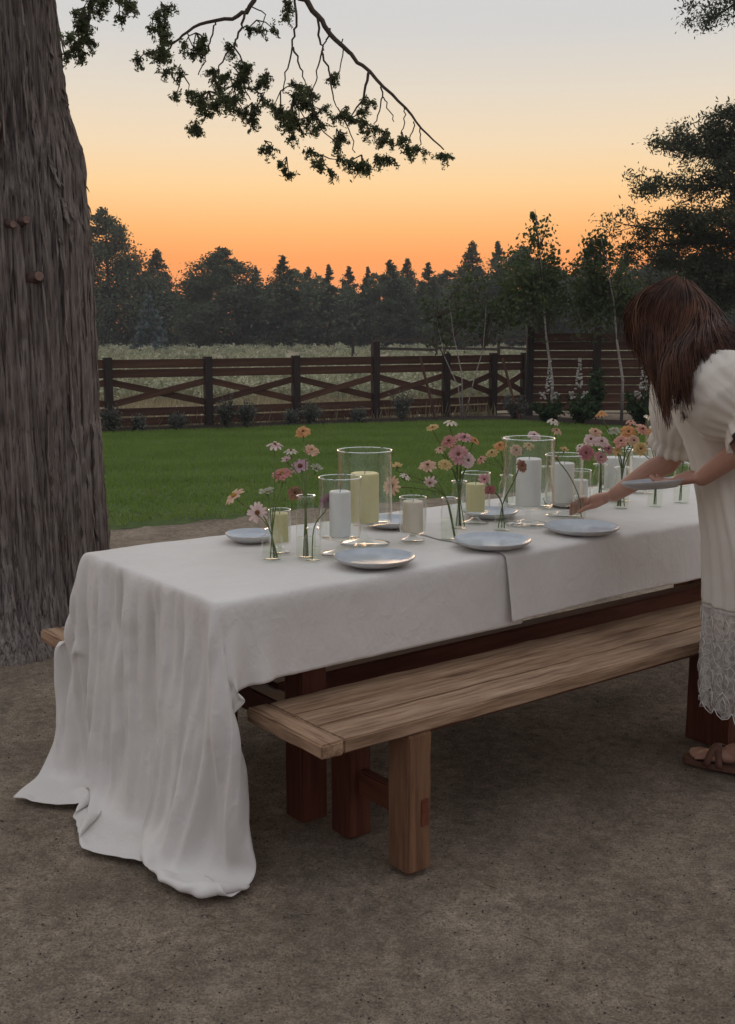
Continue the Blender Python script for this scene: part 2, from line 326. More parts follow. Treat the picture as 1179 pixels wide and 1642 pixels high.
# far trees: a few crown shapes shared by the individuals
far_src = []
for i, (pf, H, Rr, base, nb, per, m_) in enumerate([(pine,8,2.5,0.3,100,130,'far_a'), (round_top,8,3.0,0.2,90,150,'far_b'), (poplar,8,2.3,0.3,96,130,'far_a'), (round_top,7,2.9,0.2,90,150,'far_a'), (pine,8,2.1,0.2,96,120,'far_b'), (poplar,8,2.6,0.1,96,120,'far_b')]):
    C, br = crown_points(H, Rr, pf, base, nb, int(per*1.5), 100+i, 0.13, 0.2)
    me = tris_mesh('crown', leafcloud(C, 0.105, np.random.default_rng(200+i)), 4); me.materials.append(MT[m_])
    mb = MB(); mb.tube([(0,0,-0.3),(0.05,0,H*0.5),(0,0,H*0.93)], [0.16,0.10,0.02], 7)
    for a, b in br[::3]: mb.tube([a, b], [0.035, 0.01], 4, False)
    mt_ = bpy.data.meshes.new('trunk'); mt_.from_pydata(mb.v, [], mb.f); mt_.materials.append(MT['darkbark'])
    far_src.append((me, mt_, H, Rr))
def far_tree(name, loc, si, h, wscale, label, rz, cat='tree', group='trees along the far edge of the field'):
    t = thing(name, loc, label, cat, group); me, mt_, H, Rr = far_src[si]; s_ = h/H
    c = link('crown', me, None, t, False); k = link('trunk', mt_, None, t, True)
    for o in (c, k): o.scale = (s_*wscale*1.32, s_*wscale*1.32, s_); o.rotation_euler = (0,0,rz)
    return t
# (foot point, shape, height, width factor, label)
FT = [
 ((-20.204, 88.000, 0.582), 1, 10.6, 0.80, 'tallest dark tree just right of the big trunk'),
 ((-17.036, 92.000, 0.543), 5, 7.9, 0.95, 'loose feathery tree right of the tall dark tree'),
 ((-14.321, 95.000, 0.513), 2, 5.6, 0.9, 'low dark tree in the dip left of the broad round tree'),
 ((-10.704, 84.000, 0.622), 3, 7.4, 1.02, 'broad round-topped tree left of the middle of the tree line'),
 ((-9.264, 94.000, 0.523), 4, 6.6, 1.0, 'slim tree between the broad round tree and the pointed one'),
 ((-6.375, 86.000, 0.602), 0, 7.0, 1.12, 'broad pointed tree right of the broad round tree'),
 ((-4.776, 92.000, 0.543), 2, 6.5, 0.85, 'narrow tree just right of the broad pointed tree'),
 ((-2.971, 87.000, 0.592), 4, 6.4, 0.9, 'slim spire-topped tree left of the middle fence post'),
 ((-1.523, 93.000, 0.533), 0, 6.6, 0.9, 'small pointed tree above the fence middle'),
 ((0.024, 88.000, 0.582), 4, 6.3, 0.9, 'thin pointed tree standing over the tall middle fence post'),
 ((1.647, 86.000, 0.602), 2, 6.7, 0.95, 'slim tree with a forked-looking top right of the fence middle'),
 ((3.244, 92.000, 0.543), 5, 7.2, 0.75, 'narrow leafy tree above the crossed braces'),
 ((4.608, 86.000, 0.602), 0, 6.5, 0.95, 'pointed tree above the left leaning stake'),
 ((6.602, 94.000, 0.523), 3, 6.3, 0.9, 'rounded tree left of the tall double-topped pair'),
 ((7.766, 84.000, 0.622), 5, 7.9, 0.82, 'tall loose tree left of the tall fence corner'),
 ((10.090, 88.000, 0.582), 4, 8.2, 0.85, 'tall slim tree right of the loose tall tree'),
 ((11.590, 84.000, 0.622), 3, 7.5, 1.0, 'round dark tree straight behind the tall fence corner post'),
 ((15.016, 90.000, 0.562), 1, 6.4, 0.9, 'low rounded tree behind the first birch'),
 ((16.534, 84.000, 0.622), 0, 8.1, 1.05, 'tall pointed tree between the birch trees'),
 ((20.057, 88.000, 0.582), 2, 7.2, 1.1, 'dark tree behind the right birch'),
 ((22.467, 86.000, 0.602), 3, 7.4, 1.1, 'dark tree far behind the person'),
 ((27.010, 90.000, 0.562), 1, 7.8, 1.1, 'rounded far tree behind the near pine'),
 ((29.830, 88.000, 0.582), 0, 8.2, 1.1, 'far pointed tree at the right end of the line'),
 ((-24.711, 90.000, 0.562), 0, 9.0, 1.1, 'far pointed tree hidden behind the big trunk'),
 ((-27.194, 86.000, 0.602), 3, 8.0, 1.1, 'far rounded tree left of the big trunk'),
 ((-32.456, 90.000, 0.562), 2, 8.4, 1.1, 'far slim tree at the left end of the line'),
]
for i, (p, si, h, ws, lb) in enumerate(FT):
    far_tree('far_tree', (p[0], p[1], -0.1), si, h, ws, lb, i*2.4)
# the dark understorey that closes the line
NU = 80000; ux = rng.uniform(-34, 38, NU); uh = 4.4+0.7*np.sin(ux*0.9)+1.0*np.abs(np.sin(ux*1.55+1))
C = np.stack([ux, 90+rng.normal(0,2.6,NU), rng.uniform(0,1,NU)**0.8*uh], 1)
o = link('understorey', tris_mesh('understorey', leafcloud(C, 0.17, rng), 4), MT['far_a'], None, False); tag(o, 'dark low wood closing the gaps of the tree line', 'woodland', kind='stuff')
# blue spruce in front of the line
p = (-13.976, 72.000, 0.621); t = thing('blue_spruce', (p[0],p[1],-0.1), 'small pale blue-grey spruce in front of the dark tree line', 'tree')
C, br = crown_points(4.0, 1.45, lambda t: max(0.04, 1-t), 0.15, 70, 46, 31, 0.09, 0.0)
link('crown', tris_mesh('crown', leafcloud(C, 0.13, rng), 4), MT['spruce'], t, False)
mb = MB(); mb.tube([(p[0],p[1],-0.2),(p[0],p[1],3.8)], [0.12,0.02], 7); obj('trunk', mb, MT['darkbark'], t)
# sagebrush field
bush = []
NB = 1500; sy_ = 22+rng.uniform(0,1,NB)**1.35*60; sx_ = rng.uniform(-0.42, 0.46, NB)*sy_*1.0+rng.normal(0,1,NB)
for x_, y_ in zip(sx_, sy_):
    n_ = int(170*(1.25-y_/110)); r_ = rng.uniform(0.26, 0.55); h_ = r_*rng.uniform(0.75, 1.15)
    d = rng.normal(size=(n_,3)); d /= np.linalg.norm(d, axis=1)[:,None]; d[:,2] = abs(d[:,2]); k = rng.uniform(0.55, 1.05, n_)[:,None]
    bush.append(leafcloud(d*k*np.array([r_,r_,h_])+np.array([x_,y_,0.02]), 0.036+0.0007*y_, rng))
o = link('sagebrush', tris_mesh('sagebrush', np.concatenate(bush), 4), MT['sagebush'], None, False); tag(o, 'pale grey-green sagebrush covering the field beyond the fence', 'sagebrush', kind='stuff')
# dry grass between fence and brush
N2 = 26000; C = np.stack([rng.uniform(-9,11,N2), 18+rng.uniform(0,1,N2)**1.5*16, np.zeros(N2)], 1); C[:,1] += np.where(C[:,0] < 2.2, (C[:,0]-2.2)*0.5, 1.4)+1.0
hh = rng.uniform(0.1,0.32,N2); w = rng.uniform(0.008,0.016,N2); a = rng.uniform(0,6.28,N2)
V = np.stack([C-np.stack([np.cos(a)*w,np.sin(a)*w,0*w],1), C+np.stack([np.cos(a)*w,np.sin(a)*w,0*w],1), C+np.stack([rng.normal(0,.06,N2),rng.normal(0,.06,N2),hh],1)],1).reshape(-1,3)
o = link('dry_grass', tris_mesh('dry_grass', V), mat('dry_grass_blades', (0.26,0.22,0.13), (0.40,0.35,0.22), 1, 0.9, transl=0.2), None, False); tag(o, 'dry straw grass between the fence and the sagebrush', 'dry grass', kind='stuff')

# ------------------------------------------------------------------ fences
PX = [Vector(q) for q in [(-10.9,13.2,0),(-9.55,13.74,0),(-8.2,14.28,0),(-6.55,14.95,0),(-5.15,15.52,0),(-3.742,16.1,0),(-2.39,16.72,0),(-1.115,17.36,0),(0.128,18.05,0),(1.317,18.72,0),(2.16,19.2,0),(2.74,19.5,0)]]
fence = thing('rail_fence', PX[5], 'low dark brown rail fence with crossed braces behind the lawn', 'fence')
for i, p in enumerate(PX):
    hgt_ = 1.26 if i == 8 else 1.05
    boxo('post', p+Vector((0,0,hgt_/2-0.03)), (0.115,0.115,hgt_+0.06), MT['post'], fence, R(27), bev=0.006)
def rail(name, a, b, w_, th_, off, sd):
    d = b-a; L = d.length; yaw = math.atan2(d.y, d.x); pit = -math.asin(d.z/L); nrm = Vector((math.sin(yaw), -math.cos(yaw), 0))
    boxo(name, (a+b)/2+nrm*off, (L-0.01, th_, w_), MT['fence_x'], fence, rot=(0, pit, yaw), bev=0.004, seed=sd)
for i in range(len(PX)-1):
    a, b = PX[i], PX[i+1]
    for z_, w_ in ((0.955,0.125), (0.815,0.12), (0.255,0.115), (0.115,0.115)): rail('rail', a+Vector((0,0,z_)), b+Vector((0,0,z_)), w_, 0.032, 0.0, i)
    rail('cross_brace', a+Vector((0,0,0.70)), b+Vector((0,0,0.365)), 0.095, 0.026, -0.016, i); rail('cross_brace', a+Vector((0,0,0.365)), b+Vector((0,0,0.70)), 0.095, 0.026, 0.016, i)
# tall board fence
tp = [(2.721, 18.750, -0.004), (3.837, 18.750, -0.004), (4.974, 18.750, -0.004), (6.111, 18.750, -0.004), (7.269, 18.750, -0.004)]
wall_f = thing('board_fence', (tp[0][0], tp[0][1], 0), 'tall reddish horizontal board fence behind the birches', 'fence')
for p in tp: boxo('post', (p[0], p[1], 0.73), (0.12,0.12,1.52), MT['post'], wall_f, bev=0.006)
for i in range(len(tp)-1):
    x0, x1 = tp[i][0]+0.065, tp[i+1][0]-0.065; z_ = 0.10; k = 0
    while z_ < 1.36:
        boxo('board', ((x0+x1)/2, tp[0][1]+(0.004 if k % 2 else -0.004), z_+0.066), (x1-x0, 0.028, 0.128+0.004*(k % 3)), MT['fence_x'], wall_f, bev=0.003, seed=k % 4); z_ += 0.144; k += 1
# old ranch fence in the field
fr = thing('ranch_fence', (0.319, 46.000, 0.845), 'thin grey post and rail fence out in the sagebrush', 'fence')
rp = [(-0.601, 46.000, 0.693), (0.320, 46.000, 0.744), (2.886, 47.000, 0.703), (5.616, 48.000, 0.687), (7.022, 48.500, 0.679), (10.193, 49.500, 0.663)]
for p in rp: boxo('post', (p[0],p[1],0.58), (0.12,0.12,1.2), MT['darkbark'], fr, bev=0.005)
for a, b in zip(rp[1:-1], rp[2:]):
    for z_ in (1.0, 0.62):
        a_, b_ = Vector((a[0],a[1],z_+0.06)), Vector((b[0],b[1],z_-0.02)); d = b_-a_
        boxo('rail', (a_+b_)/2-Vector((0,0.07,0)), (d.length,0.05,0.11), MT['darkbark'], fr, rot=(0,-math.asin(d.z/d.length),math.atan2(d.y,d.x)), bev=0.004)

# ------------------------------------------------------------------ garden plants
def shrub(p, r, h, label, m='lavender', cat='shrub', n=900, name='silver_shrub', grp='shrubs along the rail fence', ls=0.022):
    t = thing(name, (p[0],p[1],0.0), label, cat, grp); st = MB(); rg = np.random.default_rng(int(abs(p[0]*977))+3); C = []
    for k in range(26):
        w = rg.uniform(0, 6.28); o_ = r*rg.uniform(0.25, 1)**0.6; tip = Vector((p[0]+math.cos(w)*o_, p[1]+math.sin(w)*o_, h*rg.uniform(0.6,1.08)*(1-0.35*(o_/r)**2)))
        mid = Vector((p[0]+math.cos(w)*o_*0.35, p[1]+math.sin(w)*o_*0.35, tip.z*0.55)); st.tube([(p[0],p[1],0.0), mid, tip], [0.007,0.005,0.002], 4, False)
        s = rg.uniform(0.25, 1, n//26)[:,None]; a = np.array(mid); b = np.array(tip); base = np.array((p[0],p[1],0.0))
        C.append(np.where(s < 0.5, base+(a-base)*s*2, a+(b-a)*(s-0.5)*2)+rg.normal(0,0.030,(n//26,3)))
    C = np.concatenate(C); C[:,2] = np.maximum(C[:,2], 0.03)
    cr = link('foliage', tris_mesh('foliage', leafcloud(C, ls, rg)-np.array((p[0],p[1],0))[None,:], 4), MT[m], t, False)
    obj('stems', st, MT['twig'], t); return t
for q, r_, h_, lb in [((-3.594, 15.600, 0.030),0.16,0.42,'silvery shrub at the foot of the fence beside the big trunk'), ((-3.287, 15.900, 0.020),0.10,0.26,'tiny silvery shrub right of the shrub beside the trunk'), ((-2.774, 16.200, 0.030),0.16,0.27,'low silvery shrub between the first two fence posts'),
    ((-2.071, 16.200, 0.084),0.19,0.56,'tall silvery shrub right of the second fence post'), ((-1.773, 16.300, 0.076),0.17,0.50,'silvery shrub joined to the tall one by the second post'), ((-1.156, 16.800, 0.072),0.1,0.28,'small silvery shrub left of the third fence post'), ((-0.869, 16.900, 0.063),0.17,0.42,'round silvery shrub right of the third fence post'),
    ((-0.142, 17.400, 0.061),0.12,0.28,'small silvery shrub left of the tall middle post'), ((0.545, 17.500, 0.083),0.18,0.58,'tall silvery shrub right of the tall middle post'), ((2.380, 18.000, 0.054),0.27,0.46,'wide pale green shrub at the foot of the corner')]:
    shrub(q, r_, h_, lb)
for q, r_, h_, lb in [((2.808, 17.200, 0.000),0.26,0.42,'dark green leafy plant under the left white flower spike'), ((3.254, 17.000, -0.002),0.30,0.50,'dark green leafy plant under the middle white flower spike'), ((4.186, 16.900, -0.013),0.32,0.62,'dark green leafy plant under the right white flower spike'), ((4.709, 16.900, -0.032),0.32,0.55,'dark green leafy plant hidden behind the person'), ((3.616, 17.600, -0.053),0.12,0.95,'narrow upright green shrub against the tall fence post')]:
    shrub(q, r_, h_, lb, 'plant', 'plant', 1100, 'leafy_plant', 'green plants in front of the board fence', 0.04)
MT['whitepetal'] = mat('white_petals', (0.46,0.44,0.40), (0.66,0.64,0.60), 30, 0.8, transl=0.3)
for q, top, sd, lb in [((2.814, 17.250, 0.073), 0.98, 3, 'left white flower spike beside the birch trunk'), ((3.232, 17.050, 0.089), 1.02, 4, 'thick white flower spike in the middle before the board fence'), ((4.193, 16.950, 0.097), 1.05, 5, 'white flower spike next to the dark hair')]:
    t = thing('flower_spike', (q[0],q[1],0.0), lb, 'flower', 'white flower spikes by the board fence'); mb = MB(); rg = np.random.default_rng(sd)
    mb.tube([(q[0],q[1],0.0),(q[0]+0.01,q[1],top*0.5),(q[0],q[1],top)], [0.010,0.008,0.003], 5); obj('stem', mb, MT['plant'], t)
    mb = MB()
    for k in range(70):
        s = rg.uniform(0,1); z_ = top*(0.52+0.48*s); rr = 0.052*(1-s*0.72); w = k*2.4
        c = Vector((q[0]+math.cos(w)*rr, q[1]+math.sin(w)*rr, z_)); e = 0.022*(1-0.5*s)
        mb.ellipsoid(c, (e,e,e*0.8), 6, 4)
    obj('florets', mb, MT['whitepetal'], t)
    mb = MB()
    for s_ in (-1, 1):
        for k in range(12): mb.ellipsoid((q[0]+s_*(0.05+0.006*k)+rg.normal(0,0.02), q[1]+rg.normal(0,0.03), top*(0.40+0.018*(k % 6))), (0.02,0.02,0.016), 6, 4)
    obj('side_florets', mb, MT['whitepetal'], t)
for a, b, lb in [((1.102, 17.600, 0.085), (0.842, 17.900, 1.017), 'leaning wooden stake before the rail fence, left one'), ((2.457, 17.900, 0.072), (2.193, 18.200, 0.990), 'leaning wooden stake beside the fence corner')]:
    mb = MB(); mb.tube([(a[0],a[1],-0.05), b], [0.024,0.024], 6); o = obj('garden_stake', mb, MT['fence_z'], None, False); tag(o, lb, 'stake', 'stakes leaning by the fence')
def birch(foot, stems, crowns, label, seed, nleaf):
    t = thing('birch_tree', (foot[0],foot[1],0.0), label, 'tree', 'young birches by the fence'); rg = np.random.default_rng(seed); br = MB()
    for pts in stems:
        mb = MB(); P_ = [Vector(q) for q in pts]; P_[0] = Vector((P_[0].x, P_[0].y, -0.05)); n = len(P_); w0 = 0.027 if len(stems) == 1 else 0.014
        mb.tube(P_, [w0*(1-0.85*i/(n-1)) for i in range(n)], 8); obj('trunk', mb, MT['birchbark'], t)
    C = []
    for (c, rx, rz_, dens) in crowns:
        c = np.array(c); k = int(nleaf*dens); d = rg.normal(size=(k,3)); d /= np.linalg.norm(d,axis=1)[:,None]; nc = max(3,k//12)
        cl = d[:nc]*rg.uniform(0.2,1.0,nc)[:,None]; p = cl[rg.integers(0,nc,k)]+rg.normal(0,0.16,(k,3)); p = p*np.array([rx,rx*0.8,rz_])+c; C.append(p)
        st = np.array(stems[0]); 
        for q in cl[:26]*np.array([rx,rx*0.8,rz_])+c:
            cand = [Vector(s) for pts in stems for s in pts[1:]]; lo_ = [s for s in cand if s.z < q[2]-0.05] or cand
            s = min(lo_, key=lambda s: (s-Vector(q)).length); br.tube([s, (s+Vector(q))/2+Vector((0,0,0.05)), q], [0.008,0.005,0.002], 4, False)
    C = np.concatenate(C)
    link('foliage', tris_mesh('foliage', leafcloud(C, 0.036, rg, aspect=0.7)-np.array((foot[0],foot[1],0))[None,:], 4), MT['birchleaf'], t, False); obj('branches', br, MT['twig'], t)
birch((2.958, 17.900, 0.122), [[(2.961, 17.900, 0.022), (2.964, 17.900, 0.641), (2.854, 17.950, 1.332), (2.794, 18.000, 2.018), (2.728, 18.000, 2.696), (2.633, 18.000, 3.318)]],
      [((2.549, 18.100, 2.070),0.52,0.72,1.6), ((2.745, 18.000, 2.792),0.36,0.50,0.22), ((2.931, 18.000, 2.115),0.36,0.62,0.6), ((2.636, 18.000, 3.194),0.14,0.16,0.04)], 'young birch with a bare reddish top by the fence corner', 5, 1300)
birch((4.026, 17.600, 0.085), [[(4.029, 17.600, 0.016), (4.025, 17.600, 0.655), (3.915, 17.600, 1.238), (3.854, 17.700, 1.913), (3.717, 17.700, 2.486), (3.604, 17.700, 2.939)]],
      [((3.559, 17.900, 2.015),0.54,0.78,1.6), ((3.634, 17.800, 2.682),0.34,0.36,0.3), ((4.010, 17.700, 1.913),0.36,0.55,0.7)], 'young birch with a thin white trunk left of the person', 6, 1350)
birch((1.541, 18.000, 0.094), [[(1.541, 18.000, 0.054), (1.522, 18.000, 0.736), (1.383, 18.000, 1.332), (1.297, 18.000, 1.921)], [(1.561, 18.000, 0.054), (1.714, 18.000, 0.637), (1.856, 18.000, 1.134), (1.894, 18.000, 1.823)], [(1.531, 18.000, 0.054), (1.472, 18.100, 0.532), (1.234, 18.100, 1.033), (1.107, 18.100, 1.628)]],
      [((1.533, 18.200, 1.827),0.55,0.62,0.5), ((2.018, 18.200, 1.728),0.45,0.55,0.42), ((1.114, 18.200, 1.530),0.36,0.45,0.2)], 'multi-stemmed young birch with pale forked stems before the rail fence', 8, 1300)

# ------------------------------------------------------------------ near pine on the right
q = (8.428, 24.000, -0.411); t = thing('pine_tree', (q[0],q[1],0.0), 'big dark pine rising behind the person on the right', 'tree')
rg = np.random.default_rng(77); mb = MB(); mb.tube([(q[0],q[1],-0.1),(q[0]+0.1,q[1],3),(q[0]+0.2,q[1],6.5),(q[0]+0.5,q[1],10)], [0.32,0.26,0.18,0.05], 12); obj('trunk', mb, MT['darkbark'], t)
limbs = [((5.438, 23.600, 3.083),3.2),((5.268, 23.500, 3.577),3.0),((5.967, 23.600, 4.334),4.2),((5.974, 23.400, 5.043),4.9),((6.553, 23.800, 5.351),5.2),((6.616, 23.000, 4.502),4.0),((7.276, 23.500, 5.666),5.8),((6.281, 23.000, 3.654),3.2),((6.757, 23.200, 2.807),2.5),((6.251, 24.200, 2.866),2.6),((7.034, 23.000, 3.654),3.0),((5.905, 23.800, 2.394),2.2),((7.351, 23.000, 4.742),4.6),((7.471, 23.200, 2.558),2.0),((6.896, 23.400, 7.551),8.6),((7.041, 23.600, 2.067),1.8),((6.679, 24.200, 2.214),2.0),((8.454, 23.500, 3.951),3.6),((9.222, 24.000, 5.010),5),((8.627, 24.000, 6.249),6.5),((9.739, 24.000, 3.111),3),((8.379, 23.400, 2.441),2.2),((8.943, 24.000, 7.345),8),((8.108, 25.000, 4.110),3.6),((6.590, 24.800, 3.365),3.0),((7.320, 24.600, 5.163),4.9)]
for e, z0 in limbs:
    e = Vector(e); s = Vector((q[0]+0.1+z0*0.02, q[1], z0)); mid = s.lerp(e, 0.55)+Vector((0,0,0.12)); mb = MB(); mb.tube([s, mid, e], [0.055,0.035,0.010], 6, False); L = (e-s).length; C = []
    small = e.z > 7.9 and e.x < q[0]
    for k in range(7 if small else 24):
        f_ = 0.30+0.74*rg.uniform(0,1)**0.8
        if small: f_ = 0.86+0.16*rg.uniform(0,1)
        b = s.lerp(mid, f_/0.55) if f_ < 0.55 else mid.lerp(e, (f_-0.55)/0.45)
        w_ = 0.21*L**0.5*(1.2-0.5*f_)*(0.5 if small else 1); c = b+Vector((rg.normal(0,w_),rg.normal(0,w_),rg.normal(0,w_*0.42))); mb.tube([b, c], [0.010,0.004], 4, False)
        C.append(rg.normal(0,1,(95,3))*np.array([0.135,0.135,0.085])+np.array(c))
    bo = obj('branch', mb, MT['darkbark'], t); Cc = leafcloud(np.concatenate(C), 0.050, rg, aspect=0.34)-np.array((q[0],q[1],0))[None,:]
    link('foliage', tris_mesh('foliage', Cc, 4), MT['rightpine'], bo, False)
# ------------------------------------------------------------------ the old juniper on the left
def bark_material():
    m = bpy.data.materials.new('fibrous_bark'); n, l = nodes(m); b = n['Principled BSDF']; b.inputs['Roughness'].default_value = 0.92; b.inputs['Specular IOR Level'].default_value = 0.12
    t = n.new('ShaderNodeTexCoord'); mp = n.new('ShaderNodeMapping'); mp.inputs['Scale'].default_value = (28,28,0.5); l.new(t.outputs['Object'], mp.inputs[0])
    a = n.new('ShaderNodeTexNoise'); a.inputs['Scale'].default_value = 2.6; a.inputs['Detail'].default_value = 9; a.inputs['Roughness'].default_value = 0.7; l.new(mp.outputs[0], a.inputs[0])
    r = n.new('ShaderNodeValToRGB'); e = r.color_ramp.elements; e[0].position = 0.38; e[0].color = (0.085,0.067,0.060,1); e[1].position = 0.68; e[1].color = (0.54,0.50,0.475,1)
    k = e.new(0.5); k.color = (0.35,0.312,0.292,1); l.new(a.outputs[0], r.inputs[0])
    c = n.new('ShaderNodeTexNoise'); c.inputs['Scale'].default_value = 1.3; c.inputs['Detail'].default_value = 4; l.new(t.outputs['Object'], c.inputs[0])
    r2 = n.new('ShaderNodeValToRGB'); r2.color_ramp.elements[0].position = 0.35; r2.color_ramp.elements[0].color = (0.95,0.86,0.80,1); r2.color_ramp.elements[1].position = 0.65; r2.color_ramp.elements[1].color = (1.1,1.08,1.06,1); l.new(c.outputs[0], r2.inputs[0])
    x = n.new('ShaderNodeMix'); x.data_type = 'RGBA'; x.blend_type = 'MULTIPLY'; x.inputs[0].default_value = 1; l.new(r.outputs[0], x.inputs[6]); l.new(r2.outputs[0], x.inputs[7]); l.new(x.outputs[2], b.inputs['Base Color'])
    mp2 = n.new('ShaderNodeMapping'); mp2.inputs['Scale'].default_value = (32,32,0.8); l.new(t.outputs['Object'], mp2.inputs[0])
    f = n.new('ShaderNodeTexNoise'); f.inputs['Scale'].default_value = 2.4; f.inputs['Detail'].default_value = 8; f.inputs['Roughness'].default_value = 0.7; l.new(mp2.outputs[0], f.inputs[0])
    bp = n.new('ShaderNodeBump'); bp.inputs['Strength'].default_value = 1.0; bp.inputs['Distance'].default_value = 0.045; l.new(f.outputs[0], bp.inputs['Height']); l.new(bp.outputs[0], b.inputs['Normal'])
    return m
MT['bark'] = bark_material()
JT = Vector((-1.79, 5.30, 0)); juniper = thing('juniper_tree', JT, 'huge grey-brown juniper with shaggy trunk and branches overhead', 'tree')
JZ = [-0.05,0.1,0.3,0.6,1.0,1.45,1.75,2.0,2.3,2.7,3.2,4.2,5.5,7.0]; JR = [0.53,0.50,0.475,0.462,0.448,0.442,0.436,0.420,0.372,0.330,0.296,0.26,0.21,0.10]
def j_axis(z): return JT+Vector((0.006*z-0.012*max(0,z-2.2)+0.10*max(0,z-3.5), 0.02*z, z))
NA, NZ = 460, 330; zz = np.concatenate([np.linspace(-0.05, 3.4, NZ-30), np.linspace(3.43, 7.0, 30)]); P = np.zeros((NZ, NA, 3)); V_ = mnoise.noise
for i, z_ in enumerate(zz):
    r0 = np.interp(z_, JZ, JR); c = j_axis(z_)
    for k in range(NA):
        w = 2*math.pi*k/NA; cw, sw = math.cos(w), math.sin(w); tw = w+0.10*z_
        ct, st_ = math.cos(tw), math.sin(tw)
        wob = 0.012*V_((ct*5, st_*5, z_*1.3))
        n1 = V_((ct*11+wob*40, st_*11, z_*0.55)); n2 = V_((ct*24, st_*24, z_*1.1+7)); n3 = V_((ct*52, st_*52, z_*2.4+3))
        d = 0.034*(0.5-abs(n1))+0.050*(0.4-abs(n2)**0.8)*0.7+0.022*(0.4-abs(n3))
        lob = 0.022*math.sin(3*tw+0.6)+0.015*math.sin(5*tw+2)*(1.2 if z_ < 1 else 0.7)
        root = 0.07*math.exp(-max(z_,0)/0.16)*(0.6+0.6*math.sin(5*w+1))
        # swelling on the right flank where a bough was lost
        dw = (w+math.pi) % (2*math.pi)-math.pi; bump = 0.035*math.exp(-((z_-2.22)/0.16)**2-(dw/0.5)**2)+0.02*math.exp(-((z_-1.92)/0.10)**2-((dw+0.15)/0.35)**2)
        rr = r0+d+lob*0.7+root+bump; P[i,k] = (c.x+cw*rr, c.y+sw*rr, z_)
mb = MB(); mb.grid(P, True); trunk = obj('trunk', mb, MT['bark'], juniper)
def surf(z_, ang, out=0.0):
    r0 = np.interp(z_, JZ, JR)+out; c = j_axis(z_); return Vector((c.x+math.cos(ang)*r0, c.y+math.sin(ang)*r0, z_))
MT['cutwood'] = mat('cut_wood_end', (0.16,0.105,0.085), (0.30,0.21,0.17), 40, 0.8, 0.3, 40)
MT['redbark'] = mat('reddish_bark', (0.085,0.055,0.046), (0.19,0.13,0.11), 8, 0.9, 0.6, 22, (1,1,3))
for z_, an, r_, L_, el in [(1.915,-0.90,0.018,0.055,0.05),(1.672,-0.80,0.023,0.045,0.1),(1.865,-0.06,0.026,0.05,0.0),(2.30,-1.18,0.05,0.05,0.2),(1.908,-1.02,0.016,0.05,-0.1)]:
    a = surf(z_, an, -0.05); d = Vector((math.cos(an), math.sin(an), el)).normalized(); e = a+d*(L_+0.05); mb = MB()
    mb.tube([a, a.lerp(e,0.35), a.lerp(e,0.7), e], [r_*1.9, r_*1.4, r_*1.06, r_], 14, False); s_ = obj('branch_stub', mb, MT['redbark'], juniper)
    mb = MB(); mb.tube([e-d*0.004, e+d*0.002], [r_*0.98, r_*0.9], 12); obj('cut_face', mb, MT['cutwood'], s_, False)
# loose bark strips on the surface and the right edge
rg = np.random.default_rng(21)
for k in range(95):
    an = rg.uniform(-2.9, 0.55) if k > 24 else rg.uniform(-0.55, 0.30); z0 = rg.uniform(0.25, 3.1) if k > 24 else rg.uniform(1.6, 2.75); L_ = rg.uniform(0.18, 0.6) if k > 24 else rg.uniform(0.08, 0.26); pts = []; n = 7
    cu = rg.uniform(0.012, 0.05) if rg.uniform() < 0.35 or k <= 24 else 0.008; da = rg.normal(0, 0.05)
    for i in range(n):
        s = i/(n-1); pts.append(surf(z0+L_*s, an+da*s, 0.026+cu*(1-s)**2.2+0.006*rg.normal()))
    mb = MB(); mb.tube(pts, [0.004]+[0.010+0.006*rg.uniform() for _ in range(n-2)]+[0.003], 6, True, 0.35); obj('bark_strip', mb, MT['bark'], juniper, True, None)
